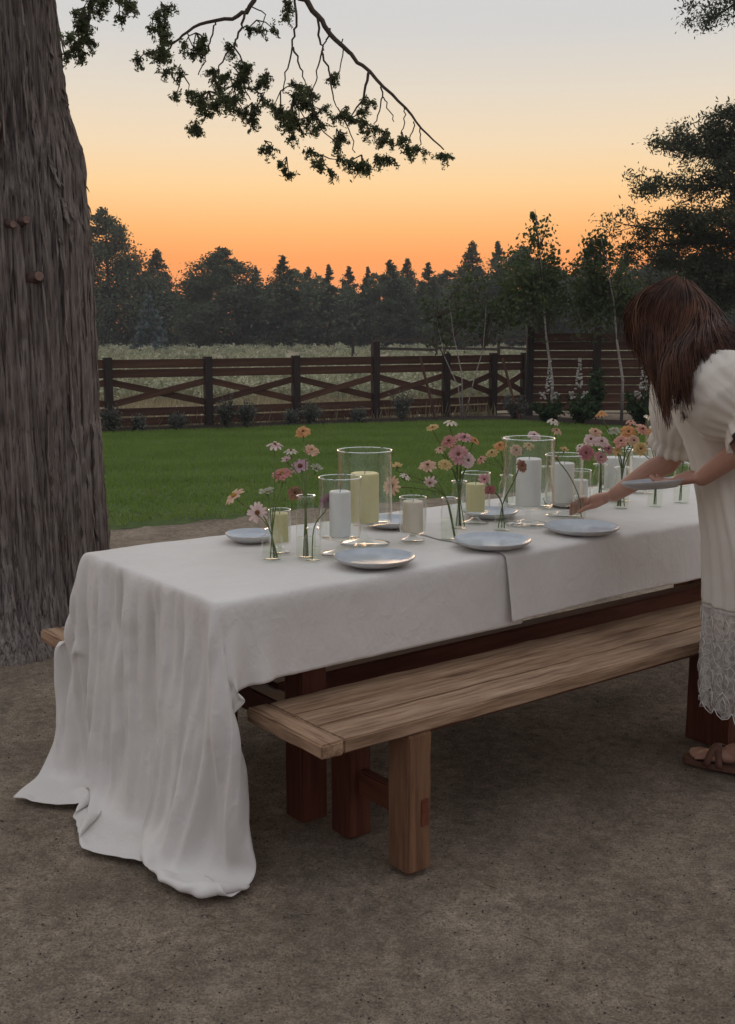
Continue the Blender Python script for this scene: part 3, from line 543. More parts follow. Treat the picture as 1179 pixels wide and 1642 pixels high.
# boughs
def bough(name, pts, r0, r1, par=juniper, m='twig', n=7):
    pts = [Vector(p) for p in pts]
    out = []
    for i in range(len(pts)-1):
        p0, p1, p2, p3 = pts[max(i-1,0)], pts[i], pts[i+1], pts[min(i+2,len(pts)-1)]
        for s in (0, 0.25, 0.5, 0.75):
            out.append(0.5*((2*p1)+(p2-p0)*s+(2*p0-5*p1+4*p2-p3)*s*s+(3*p1-p0-3*p2+p3)*s**3))
    out.append(pts[-1]); m_ = len(out)
    for i in range(1, m_-1): out[i] = out[i]+Vector(rg.normal(0, 0.004, 3))
    mb = MB(); mb.tube(out, [r0+(r1-r0)*i/(m_-1) for i in range(m_)], n); return obj(name, mb, MT[m], par), out
def spray(par, c, rx, rz_, n, ls=0.0085, down=0.35):
    if ls < 0.02: rx *= 1.12; rz_ *= 1.15; n *= 1.5
    """one clump of scale-leaf foliage: twiglets fanning from the centre with leaves along them"""
    c = np.array(c); C = []; mb = MB(); k_ = max(10, int(n/26))
    ns = max(3, int(n/170)); rr3 = np.array([rx,rx,rz_]); root = c+np.array([0,0,rz_*0.7]); small = ls < 0.02
    sub = [c+rg.normal(0,0.48,3)*rr3 for _ in range(ns)]
    for q in sub: mb.tube([root, (root+q)/2+rg.normal(0,0.008,3), q], [0.003,0.0025,0.0015], 4, False)
    for k in range(k_):
        q = sub[k % ns]; d = rg.normal(size=3); d[2] -= 0.25; d /= np.linalg.norm(d); ll = (0.030+0.16*rx if small else 0.16)*rg.uniform(0.5,1.25); e = q+d*ll-np.array([0,0,0.25*ll])
        s0 = q; s = rg.uniform(0.1,1,26)[:,None]; C.append(s0+(e-s0)*s+rg.normal(0,0.0055 if small else 0.02,(26,3)))
        if k % 2 == 0: mb.tube([s0, (s0+e)/2+rg.normal(0,0.006,3), e], [0.0028,0.002,0.001], 4, False)
    o = wloc(par); C = np.concatenate(C); f = link('foliage', tris_mesh('foliage', leafcloud(C, ls, rg, aspect=0.4)-np.array(o)[None,:], 4), MT['juniper'], par, False)
    tw = obj('twiglets', mb, MT['twig'], par); tw['kind'] = 'stuff'
YB = 5.0
lead, lp = bough('bough', [j_axis(4.3), (-1.2,5.2,4.75), (-0.7,5.05,4.35), (-0.362, 5.000, 3.002), (-0.250, 5.000, 2.816), (-0.179, 5.000, 2.723), (-0.089, 5.000, 2.623), (0.007, 5.000, 2.539), (0.136, 5.000, 2.416), (0.233, 5.000, 2.308), (0.331, 5.000, 2.218)], 0.019, 0.0028)
for pts, r_ in [([(-0.216, 5.000, 2.774),(-0.205, 4.980, 2.686),(-0.195, 4.980, 2.610),(-0.212, 4.980, 2.535),(-0.234, 4.980, 2.458)],.006), ([(-0.195, 4.980, 2.618),(-0.166, 4.970, 2.532),(-0.151, 4.970, 2.444),(-0.132, 4.970, 2.388)],.005), ([(-0.161, 5.000, 2.716),(-0.180, 5.020, 2.663),(-0.199, 5.020, 2.627)],.005), ([(0.007, 5.000, 2.539),(-0.009, 5.000, 2.463),(-0.042, 5.000, 2.391),(-0.101, 5.000, 2.334)],.007),
    ([(0.060, 5.000, 2.488),(0.063, 5.000, 2.437),(0.044, 5.000, 2.360),(0.023, 5.000, 2.308)],.004), ([(0.066, 5.000, 2.437),(0.090, 5.000, 2.399),(0.114, 5.000, 2.334)],.003), ([(0.157, 5.000, 2.393),(0.163, 5.000, 2.347),(0.144, 5.000, 2.283)],.003), ([(0.200, 5.000, 2.334),(0.193, 5.000, 2.290),(0.169, 5.000, 2.231)],.003), ([(0.225, 5.000, 2.316),(0.228, 5.000, 2.264),(0.212, 5.000, 2.205)],.003),
    ([(-0.105, 5.000, 2.673),(-0.108, 5.000, 2.590),(-0.132, 5.000, 2.531)],.003), ([(-0.313, 5.050, 2.918),(-0.313, 5.020, 2.734),(-0.318, 5.000, 2.640),(-0.352, 5.000, 2.526),(-0.361, 5.000, 2.450)],.006), ([(-0.318, 5.000, 2.640),(-0.287, 5.000, 2.552),(-0.266, 5.000, 2.488)],.005), ([(-0.239, 4.980, 2.458),(-0.209, 5.000, 2.321),(-0.120, 5.000, 2.231)],.003), ([(-0.129, 4.970, 2.388),(-0.079, 5.000, 2.308),(-0.053, 5.000, 2.205)],.003)]:
    b_, _ = bough('twig', pts, r_, 0.0022, lead, n=5)
for c, rx, rz_, n in [((-0.321, 5.000, 2.347),.105,.105,1900),((-0.376, 5.020, 2.415),.05,.06,500),((-0.227, 5.000, 2.334),.06,.05,600),((-0.447, 5.000, 2.223),.028,.04,240),((-0.351, 5.000, 2.160),.036,.035,260),((-0.242, 5.000, 2.192),.03,.03,200),((-0.199, 5.000, 2.160),.055,.045,480),((-0.133, 5.000, 2.275),.038,.038,420),((-0.120, 5.000, 2.347),.03,.03,200),((-0.047, 5.000, 2.334),.042,.035,420),((-0.026, 5.000, 2.160),.055,.045,560),((-0.093, 5.000, 2.373),.03,.03,160),
    ((0.039, 5.000, 2.295),.034,.03,300),((0.082, 5.000, 2.264),.034,.036,320),((0.096, 5.000, 2.171),.026,.022,180),((0.045, 5.000, 2.179),.018,.016,80),((0.147, 5.000, 2.275),.022,.022,130),((0.169, 5.000, 2.223),.02,.022,130),((0.223, 5.000, 2.202),.032,.022,200),((0.320, 5.000, 2.187),.03,.024,200),((-0.146, 5.000, 2.514),.022,.02,100),((0.001, 5.000, 2.419),.016,.02,70),((-0.338, 5.000, 2.754),.045,.05,330),((-0.472, 5.000, 2.708),.04,.05,300)]: spray(lead, c, rx, rz_, n)
b2, _ = bough('bough', [j_axis(4.0), (-1.35,5.1,4.4), (-0.95,4.95,4.2), (-0.307, 4.900, 3.031), (-0.425, 4.900, 2.898), (-0.492, 4.900, 2.776), (-0.565, 4.900, 2.732), (-0.701, 4.900, 2.703), (-0.794, 4.900, 2.649), (-0.856, 4.900, 2.579)], 0.018, 0.003)
for pts, r_ in [([(-0.502, 4.900, 2.767),(-0.532, 4.900, 2.691),(-0.560, 4.900, 2.629),(-0.621, 4.900, 2.542),(-0.668, 4.900, 2.455)],.006), ([(-0.636, 4.900, 2.718),(-0.650, 4.900, 2.654),(-0.678, 4.900, 2.579),(-0.711, 4.900, 2.505)],.004), ([(-0.560, 4.900, 2.629),(-0.509, 4.900, 2.530),(-0.498, 4.900, 2.442)],.004), ([(-0.754, 4.900, 2.673),(-0.729, 4.900, 2.617),(-0.678, 4.900, 2.574)],.003), ([(-0.492, 4.900, 2.776),(-0.427, 4.900, 2.747),(-0.462, 4.900, 2.666)],.003), ([(-0.561, 4.900, 2.535),(-0.518, 4.900, 2.467),(-0.493, 4.900, 2.405)],.003)]: bough('twig', pts, r_, 0.0022, b2, n=5)
for c, rx, rz_, n in [((-0.883, 4.900, 2.708),.06,.06,800),((-0.867, 4.900, 2.555),.085,.055,900),((-0.716, 4.900, 2.624),.05,.06,800),((-0.669, 4.900, 2.392),.085,.06,1200),((-0.564, 4.900, 2.405),.065,.07,1100),((-0.725, 4.900, 2.291),.035,.04,420),((-0.509, 4.900, 2.517),.05,.045,600),((-0.413, 4.900, 2.480),.035,.035,420),((-0.623, 4.900, 2.485),.05,.04,400),((-0.486, 4.900, 2.354),.045,.05,560),((-0.780, 4.900, 2.480),.045,.04,300),((-0.833, 4.900, 2.654),.03,.03,200),((-0.568, 4.900, 2.599),.03,.03,180),((-0.451, 4.900, 2.405),.03,.03,200)]: spray(b2, c, rx, rz_, n)
b3, _ = bough('bough', [j_axis(3.9), (-1.233, 5.000, 3.173), (-1.118, 4.950, 2.986), (-1.139, 4.900, 2.825), (-1.175, 4.900, 2.703)], 0.03, 0.005)
for c, rx, rz_, n in [((-1.181, 4.900, 2.683),.075,.11,1700),((-1.226, 4.900, 2.592),.04,.055,420),((-1.023, 4.900, 2.789),.06,.045,700),((-1.115, 4.900, 2.764),.05,.05,420)]: spray(b3, c, rx, rz_, n)
# the crown above the picture: shades the place below
for k in range(9):
    w = -2.6+k*0.68; z0 = 4.5+0.16*k; L_ = rg.uniform(1.9, 3.0); a = j_axis(z0); e = a+Vector((math.cos(w)*L_, math.sin(w)*L_, rg.uniform(0.5,1.3)))
    if e.y > 6.2: e.z += 2.2
    if e.x > -0.3 and e.y > 3.9: e.z += 1.0
    b_, pl = bough('bough', [a, a.lerp(e,0.5)+Vector((0,0,0.25)), e], 0.06, 0.012)
    for i in range(6):
        c = pl[min(len(pl)-1, 3+i)]+Vector(rg.normal(0,0.25,3)); spray(b_, (c.x,c.y,c.z+0.1), 0.34, 0.20, 620, 0.05)

# ------------------------------------------------------------------ table and benches
def tb(name, par, uvz, size, m, seed=0, bev=0.005, jit=0.0015, segs=1): return boxo(name, T(*uvz), size, MT[m], par, TH, bev=bev, seed=seed, jit=jit, segs=segs)
TL, TW = 3.3, 0.845
table = thing('dining_table', T(TL/2, TW/2), 'long reddish wooden trestle table under the white linen', 'table')
for i in range(5): tb('plank', table, (TL/2+0.006, 0.0905+0.1662*i, 0.716), (TL-0.02, 0.160, 0.04), 'red_x', i, 0.012)
for uu in (0.39, TL-0.39):
    for vv in (0.165, 0.68): tb('leg', table, (uu, vv, 0.335), (0.09, 0.09, 0.67), 'red_z', 1)
    tb('trestle_beam', table, (uu, TW/2, 0.665), (0.085, 0.74, 0.07), 'red_y', 2); tb('trestle_beam', table, (uu, TW/2, 0.30), (0.07, 0.424, 0.08), 'red_y', 3)
tb('stretcher', table, (TL/2, TW/2, 0.30), (TL-0.86, 0.07, 0.10), 'red_x', 4)
for vv in (0.06, TW-0.06): tb('apron', table, (TL/2, vv, 0.655), (TL-0.3, 0.03, 0.09), 'red_x', 5)
def bench(u0, u1, v0, label, front):
    w = 0.358; t = thing('wooden_bench', T((u0+u1)/2, v0+w/2), label, 'bench', 'benches at the long table'); zt = 0.43; th = 0.039
    tb('end_board', t, (u0+0.034, v0+w/2, zt-th/2), (0.066, w, th), 'bench_y', 1, 0.005, 0.002, 6)
    tb('end_board', t, (u1-0.034, v0+w/2, zt-th/2), (0.066, w, th), 'bench_y', 2, 0.005, 0.002, 6)
    for i, (a, b) in enumerate(((0,0.122),(0.1255,0.232),(0.2345,w))):
        tb('plank', t, ((u0+u1)/2, v0+(a+b)/2, zt-th/2-0.001*(i % 2)), (u1-u0-0.139, b-a-0.003, th), 'bench_x', 5+i, 0.004, 0.0016, 26)
    for uu in (u0+0.318, u1-0.318):
        lg = []
        if front and uu > u0+1:
            tb('leg', t, (uu, v0+0.105, (zt-th)/2-0.002), (0.080, 0.175, zt-th), 'red_z', 7, 0.005, 0.002, 4); continue  # darker red wood instead of leg brown: shade on this leg put into its colour
        for vv in (v0+0.041, v0+w-0.049): lg.append(tb('leg', t, (uu, vv if uu < u0+1 or not front else vv+0.10, (zt-th)/2-0.002), (0.080, 0.088, zt-th), 'leg_z' if front and vv < v0+0.1 and uu < u0+1 else 'red_z', 1, 0.005, 0.002, 4))
        tb('stretcher', t, (uu+0.012, v0+w/2-0.004+(0.10 if front and uu > u0+1 else 0), 0.165), (0.032, w-0.176, 0.075), 'red_y', 3)
        if uu < u0+1: tb('tenon', t, (uu+0.016, v0-0.0005, 0.165), (0.026, 0.012, 0.078), 'red_y', 4, 0.002, 0.0)
    for vv in (v0+0.09, v0+w-0.09): tb('batten', t, ((u0+u1)/2, vv, zt-th-0.022), (u1-u0-0.75, 0.03, 0.04), 'red_x', 6)
    return t
bench(0.118, 2.208, -0.308, 'weathered plank bench nearest the camera, in front of the table', True)
bench(-0.030, 2.02, 0.808, 'plank bench on the far side, its end showing left of the cloth', False)

# ------------------------------------------------------------------ the two linen cloths
def drape():
    """position-based cloth: laid over the near end of the table, hem pulled out over the ground"""
    h = 0.0165; Lend, Lin = 48*h, 68*h; hq = TW/51; b0, b1 = -13*hq, TW+13*hq
    a = h*np.arange(-48, 69); b = hq*np.arange(-13, 65); hb = b[1]-b[0]
    A, B = np.meshgrid(a, b, indexing='ij'); zt = TOPZ
    P = np.stack([A, B, np.full_like(A, zt)], -1).astype(np.float64)
    fixed = (A >= -0.002) & (B >= -0.002) & (B <= TW+0.002)
    # start already folded over the edges
    fb = np.where(B < 0, -B, np.where(B > TW, B-TW, 0)); fa = np.where(A < 0, -A, 0)
    P[...,0] = np.where(A < 0, -0.03-0.16*fa, A); P[...,1] = np.where(B < 0, -0.012-0.25*fb, np.where(B > TW, TW+0.012+0.25*fb, B))
    P[...,2] = zt-np.minimum(fa*0.97+fb*0.90, zt-0.01)
    rg = np.random.default_rng(5); P += rg.normal(0, 0.002, P.shape)*(~fixed)[...,None]
    P[fixed] = np.stack([A, B, np.full_like(A, zt)], -1)[fixed]
    hem = np.array([(-0.262,0.815),(-0.225,0.735),(-0.160,0.672),(-0.085,0.640),(-0.165,0.585),(-0.205,0.47),(-0.238,0.36),(-0.165,0.235),(-0.085,0.125),(-0.020,0.075),(-0.030,-0.005),(-0.060,-0.095),(0.030,-0.105)])
    sl = np.concatenate([[0], np.cumsum(np.linalg.norm(np.diff(hem, axis=0), axis=1))]); sl /= sl[-1]
    hs = (b1-b)/(b1-b0); HT = np.stack([np.interp(hs, sl, hem[:,0]), np.interp(hs, sl, hem[:,1]), np.full(len(b), 0.006)], -1); HT[:,0] += 0.0*np.sin(2*np.pi*b/0.105)*np.clip((b-b0)/0.2,0,1)
    w = (~fixed).astype(float); V = np.zeros_like(P); dt = 1/50.; S = 330
    def con(P, w, s1, s2, L, k=1.0):
        d = P[s2]-P[s1]; l = np.sqrt((d*d).sum(-1))+1e-9; ws = w[s1]+w[s2]; f = np.where(ws > 0, k*(l-L)/(l*np.maximum(ws,1e-9)), 0)
        P[s1] += (f*w[s1])[...,None]*d; P[s2] -= (f*w[s2])[...,None]*d
    cs = []
    sl_ = slice
    for o in (0, 1):
        na = (len(a)-1-o)//2*2+o; cs.append(((sl_(o,na,2), sl_(None)), (sl_(o+1,na+1,2), sl_(None)), h, 1.0))
        nb_ = (len(b)-1-o)//2*2+o; cs.append(((sl_(None), sl_(o,nb_,2)), (sl_(None), sl_(o+1,nb_+1,2)), hb, 1.0))
    dg = math.hypot(h, hb)
    for o in (0, 1):
        na = (len(a)-1-o)//2*2+o
        cs.append(((sl_(o,na,2), sl_(None,-1)), (sl_(o+1,na+1,2), sl_(1,None)), dg, 0.35)); cs.append(((sl_(o,na,2), sl_(1,None)), (sl_(o+1,na+1,2), sl_(None,-1)), dg, 0.35))
    bend = [((sl_(None,-3), sl_(None)), (sl_(3,None), sl_(None)), 3*h), ((sl_(None), sl_(None,-3)), (sl_(None), sl_(3,None)), 3*hb)]
    for st in range(S):
        V[...,2] -= 9.8*dt*0.6; V *= 0.93
        Q = P+V*dt*w[...,None]
        blend = min(1.0, st/110.0)
        for it in range(9):
            if st > 12:
                Q[0] += (HT-Q[0])*(0.5*blend)
            for c in cs: con(Q, w, *c)
            for s1, s2, L in bend:
                d = Q[s2]-Q[s1]; l = np.sqrt((d*d).sum(-1))+1e-9; f = np.where(l < L, 0.05*(l-L)/l, 0)
                Q[s1] += (f*w[s1])[...,None]*d; Q[s2] -= (f*w[s2])[...,None]*d
            # table block and ground
            x, y, z = Q[...,0], Q[...,1], Q[...,2]; m_ = 0.006
            inside = (x > -m_) & (y > -m_) & (y < TW+m_) & (z < zt) & (w > 0)
            da, db, dc, dz_ = x+m_, y+m_, TW+m_-y, zt-z
            mn = np.minimum(np.minimum(da, db), np.minimum(dc, dz_))
            x[inside & (mn == da)] = -m_; y[inside & (mn == db)] = -m_; y[inside & (mn == dc)] = TW+m_; z[inside & (mn == dz_)] = zt
            bi = (x > -0.036) & (y > 0.80) & (y < 1.17) & (z > 0.36) & (z < 0.436); z[bi & (z > 0.40)] = 0.436
            z[...] = np.maximum(z, 0.004)
        V = (Q-P)/dt; low = Q[...,2] < 0.01; V[low] *= 0.3; P = Q
    for _ in range(1):   # relax pinched points
        Q = P.copy(); Q[1:-1,1:-1] = 0.5*P[1:-1,1:-1]+0.125*(P[2:,1:-1]+P[:-2,1:-1]+P[1:-1,2:]+P[1:-1,:-2]); m_ = (~fixed)[...,None]; P = np.where(m_, Q, P)
    return a, b, P
ca, cb, CP = drape()
def cloth_obj(name, CP, label, thick=0.0018, end=False):
    ni, nj = CP.shape[:2]; W_ = np.zeros_like(CP)
    for i in range(ni):
        for j in range(nj):
            p = CP[i,j]; q = T(*p)
            if p[2] > 0.74:   # creases and plank joints telegraphing through the linen
                pl = min(abs((p[1] % 0.169)-0.0), abs(0.169-(p[1] % 0.169))); q.z += 0.0034*mnoise.noise((p[0]*6,p[1]*15,2))+0.0026*(0.4-abs(mnoise.noise((p[0]*11,p[1]*26,5))))-0.0022*math.exp(-(pl/0.008)**2)+0.0015
            else:
                k = 0.0052*mnoise.noise((q.x*13,q.y*13,q.z*5.5))+0.0045*(0.4-abs(mnoise.noise((q.x*18,q.y*18,q.z*16))))
                if end:   # lengthwise crumple of the long end drop
                    bb = cb[j]; dn = min(1.0, (TOPZ-p[2])/0.14)**0.8*(0.25+0.75*min(1.0, max(0.0, p[2]-0.01)/0.16)); bw = bb+0.02*mnoise.noise((bb*4,p[2]*2.5,0)); n1 = mnoise.noise((bw*8, p[2]*0.6, 8)); n2 = mnoise.noise((bw*21, p[2]*1.3, 3)); n3 = mnoise.noise((bb*36, p[2]*10, 6)); n4 = mnoise.noise((bw*44, p[2]*2.4, 13))
                    if ca[i] < 0: k += dn*(0.020*math.exp(-(bb/0.014)**2)-0.020*math.exp(-((bb-0.034)/0.018)**2)+0.012*math.exp(-((bb-TW+0.01)/0.016)**2)-0.016*math.exp(-((bb-TW+0.045)/0.02)**2))
                    if ca[i] < 0: k += dn*(0.056*(0.24-abs(n1))+0.080*(0.22-abs(n2))+0.034*(0.22-abs(n4))+0.004*n3)
                q -= VV*k*0.45; q -= UU*k*0.95
            W_[i,j] = q
    mb = MB(); mb.grid(W_); o = obj(name, mb, MT['linen']); 
    s = o.modifiers.new('s', 'SUBSURF'); s.levels = 1; s.render_levels = 1
    k = o.modifiers.new('k', 'SOLIDIFY'); k.thickness = thick; k.offset = 1
    tag(o, label, 'tablecloth', 'linen cloths on the long table'); return o
cloth_obj('tablecloth', CP, 'off-white linen cloth at the near table end, trailing onto the ground', end=True)
# second cloth: overlaps the first and runs on along the table
na, nb = 150, 96; C2 = np.zeros((na, nb, 3)); prof = []
for j in range(nb):
    b = -0.215+(TW+0.43)*j/(nb-1); prof.append(b)
for i in range(na):
    u_ = 1.035+(TL+0.25-1.035)*(i/(na-1))
    for j, b in enumerate(prof):
        e = 0.012*mnoise.noise((b*3, 3.3, 1)) if i == 0 else 0; z_ = TOPZ+0.0045; uo = u_+e; vo = b
        if b < 0 or b > TW:
            dd = -b if b < 0 else b-TW; sgn = -1 if b < 0 else 1; dr = dd*(1+0.05*mnoise.noise((u_*2.1, 4, 0))+0.06*mnoise.noise((u_*0.9, 1, 0)))
            f_ = dd/0.215; wav = 0.016*mnoise.noise((u_*3.2, sgn*2, f_*0.7))*f_+0.006*mnoise.noise((u_*9, sgn*5, f_))*f_
            vo = (0 if b < 0 else TW)+sgn*(0.0135+0.016*f_+wav); z_ = TOPZ-dr*0.98
            if u_ < 1.11: vo += sgn*0.010*(1.11-u_)/0.07*f_; uo += 0.012*f_
        if u_ > TL: z_ = min(z_, TOPZ-(u_-TL)*0.95); uo = TL+0.012+0.1*(u_-TL)
        C2[i,j] = (uo, vo, z_)
cloth_obj('tablecloth', C2, 'second off-white linen cloth, overlapping the first and running on behind the person')
# ------------------------------------------------------------------ tableware
TZ = TOPZ+0.0085
MT['glass'] = glass('clear_glass', (0.975,0.985,0.975), 1.15); MT['water'] = glass('vase_water', (0.965,0.98,0.945), 0.25)
MT['wax_white'] = mat('white_wax', (0.74,0.73,0.70), (0.80,0.79,0.76), 6, 0.5, 0.1, 12, spec=0.35, sss=0.25)
MT['wax_yellow'] = mat('yellow_wax', (0.66,0.60,0.31), (0.74,0.68,0.39), 6, 0.5, 0.1, 12, spec=0.35, sss=0.25)
MT['wax_cream'] = mat('cream_wax', (0.66,0.58,0.48), (0.73,0.65,0.54), 6, 0.5, 0.1, 12, spec=0.35, sss=0.25)
MT['wick'] = mat('wick', (0.10,0.08,0.06), (0.2,0.17,0.14), 60, 0.9)
MT['plate'] = mat('pale_blue_glaze', (0.42,0.475,0.53), (0.52,0.56,0.60), 14, 0.18, 0.05, 30, spec=0.5)
MT['plate_rim'] = mat('stoneware_rim', (0.46,0.47,0.48), (0.58,0.58,0.57), 30, 0.4, 0.1, 60)
def plate(p, r, label, rot=None, top=True):
    t = thing('dinner_plate', (p[0],p[1],p[2]), label, 'plate', 'stoneware plates'); x, y, z = p
    body = MB(); body.lathe([(0.001,0.0),(r*0.62,0.0),(r*0.66,0.003),(r*0.90,0.013),(r*0.985,0.0215),(r,0.0245),(r*0.99,0.0262)], (x,y,z), 56); b = obj('underside', body, MT['plate_rim'], t)
    gl = MB(); gl.lathe([(r*0.99,0.0262),(r*0.965,0.0250),(r*0.90,0.0185),(r*0.80,0.0125),(r*0.68,0.0092),(r*0.3,0.0084),(0.001,0.0082)], (x,y,z), 56); g_ = obj('glazed_well', gl, MT['plate'], t)
    if rot: t.rotation_euler = rot
    return t
for p, r, lb in [((-0.383, 3.629, 0.758), 0.0896, 'pale blue plate at the near end of the far side'), ((0.021, 3.251, 0.758), 0.1218, 'pale blue plate nearest the camera, before the small white-candle glass'),
                 ((0.404, 3.522, 0.758), 0.1255, 'pale blue plate where the two cloths overlap'), ((0.739, 3.767, 0.758), 0.1296, 'pale blue plate just below the reaching hand'),
                 ((0.081, 3.902, 0.758), 0.1029, 'pale blue plate half hidden behind the big yellow-candle glass'), ((0.458, 4.089, 0.758), 0.1030, 'pale blue plate half hidden behind the middle yellow candle'), ((0.802, 4.372, 0.758), 0.1049, 'pale blue plate hidden behind the tall white candle')]:
    plate((p[0], p[1], TZ-0.0015), r, lb)
def hurricane(p, r, top, cup, cr, ctop, wax, label):
    """footed glass cylinder; p foot centre, r radius, heights of rim and cup floor, candle radius and top"""
    x, y, _ = p; t = thing('hurricane_glass', (x,y,TZ), label, 'candle holder', 'footed hurricane glasses'); g = 0.0022
    mb = MB(); fr = r*0.92
    mb.lathe([(r-g,top),(r,top-0.001),(r+0.0006,top-0.004),(r,top-0.012),(r,cup+0.012),(r*0.93,cup+0.002),(r*0.45,cup-0.006),(0.010,cup-0.012),(0.0085,cup*0.45),(0.012,0.019),(fr*0.45,0.011),(fr*0.8,0.005),(fr,0.0028),(fr,0.0),(0.0005,0.0)], (x,y,TZ), 40)
    obj('glass_body', mb, MT['glass'], t)
    mb = MB(); mb.lathe([(0.0005,cup+0.003),(r*0.9,cup+0.004),(r-g,cup+0.014),(r-g,top-0.002),(r-g*0.4,top+0.0006)], (x,y,TZ), 40); obj('inner_wall', mb, MT['glass'], t)
    mb = MB(); mb.lathe([(r-g*1.1,top-0.0012),(r-g*0.5,top+0.0014),(r+0.0004,top-0.0010)], (x,y,TZ), 40); obj('rim', mb, MT['glassrim'], t)
    c = thing('pillar_candle', (x,y,TZ+cup+0.005), label.replace('footed glass', 'pillar candle').split(' holding')[0], 'candle', 'pillar candles'); c0 = cup+0.005
    c['label'] = CANDLE[label]
    mb = MB(); mb.lathe([(0.0005,c0),(cr*0.985,c0),(cr,c0+0.004),(cr,ctop-0.006),(cr*0.975,ctop-0.0015),(cr*0.9,ctop),(cr*0.55,ctop-0.003),(0.0005,ctop-0.0045)], (x,y,TZ), 36); obj('wax', mb, MT[wax], c)
    mb = MB(); mb.tube([(x,y,TZ+ctop-0.006),(x+0.001,y,TZ+ctop+0.005),(x+0.004,y,TZ+ctop+0.010)], 0.0012, 5); obj('wick', mb, MT['wick'], c)
MT['glassrim'] = glass('glass_rim', (0.94,0.96,0.94), 2.6)
HUR = [
 ((-0.009, 3.564, 0.758), 0.0891, 0.3071, 0.0696, 0.0461, 0.2334, 'wax_yellow', 'largest footed glass, near end, holding a tall yellow candle', 'tall yellow pillar candle in the largest near glass'),
 ((-0.085, 3.391, 0.758), 0.0663, 0.2419, 0.0527, 0.0332, 0.1990, 'wax_white', 'footed glass in front of the largest one, holding a white candle', 'slim white pillar candle in front of the tall yellow one'),
 ((-0.275, 3.420, 0.758), 0.0354, 0.1358, 0.0295, 0.0275, 0.1259, 'wax_yellow', 'small footed glass behind the leftmost bud vase, with yellow candle', 'short yellow candle behind the leftmost bud vase'),
 ((0.150, 3.618, 0.758), 0.0447, 0.1454, 0.0270, 0.0343, 0.1330, 'wax_cream', 'small footed glass beside the largest one, with cream candle', 'short cream pillar candle right of the tall yellow one'),
 ((0.389, 3.954, 0.758), 0.0532, 0.1834, 0.0408, 0.0340, 0.1449, 'wax_yellow', 'footed glass in the table middle with a short yellow candle', 'short yellow candle in the middle of the table'),
 ((0.575, 3.928, 0.758), 0.0911, 0.3105, 0.0653, 0.0450, 0.2385, 'wax_white', 'large footed glass in the table middle, holding a thick white candle', 'thick tall white candle left of the reaching hand'),
 ((0.735, 4.117, 0.758), 0.0707, 0.2309, 0.0471, 0.0377, 0.2002, 'wax_white', 'footed glass right of the thick white candle, with slim white candle', 'slim white candle right of the thick white one'),
 ((0.829, 4.279, 0.758), 0.0416, 0.1516, 0.0318, 0.0293, 0.1149, 'wax_white', 'small footed glass behind the reaching hand with short white candle', 'short white candle right behind the reaching hand'),
 ((1.009, 4.487, 0.758), 0.0692, 0.2100, 0.0461, 0.0435, 0.1793, 'wax_white', 'footed glass behind the pink flower bunch with white candle', 'white candle behind the pink flower bunch'),
 ((1.163, 4.715, 0.758), 0.0645, 0.1936, 0.0430, 0.0403, 0.1559, 'wax_white', 'footed glass above the reaching forearm with white candle', 'white candle above the reaching forearm'),
 ((1.277, 4.867, 0.758), 0.0555, 0.3106, 0.0555, 0.0388, 0.2718, 'wax_white', 'tall footed glass between the arm and hair with white candle', 'tall white candle partly hidden by the reaching arm'),
]
CANDLE = {h[7]: h[8] for h in HUR}
for h in HUR: hurricane(*h[:8])
def vase(p, r, hh, neck, label, water=0.6, flare=1.0):
    x, y, _ = p; t = thing('bud_vase', (x,y,TZ), label, 'vase', 'glass bud vases'); mb = MB(); sh = hh*0.80
    mb.lathe([(0.0005,0.0),(r*0.94,0.0),(r,0.004),(r*flare,sh*0.86),(r*flare*0.93,sh*0.95),(neck,sh*1.02),(neck,hh*0.95),(neck*1.18,hh*0.985),(neck*1.15,hh),(neck*0.9,hh*0.985),(neck*0.85,hh*0.94)], (x,y,TZ), 28); obj('glass_body', mb, MT['glass'], t)
    mb = MB(); mb.lathe([(neck*1.0,hh*0.992),(neck*1.17,hh*1.002),(neck*1.19,hh*0.99)], (x,y,TZ), 28); obj('rim', mb, MT['glassrim'], t)
    mb = MB(); k = r*0.9; mb.lathe([(0.0005,0.004),(k*0.95,0.005),(k,0.009),(k*(1+(flare-1)*water),sh*water),(0.0005,sh*water)], (x,y,TZ), 24); obj('water', mb, MT['water'], t)
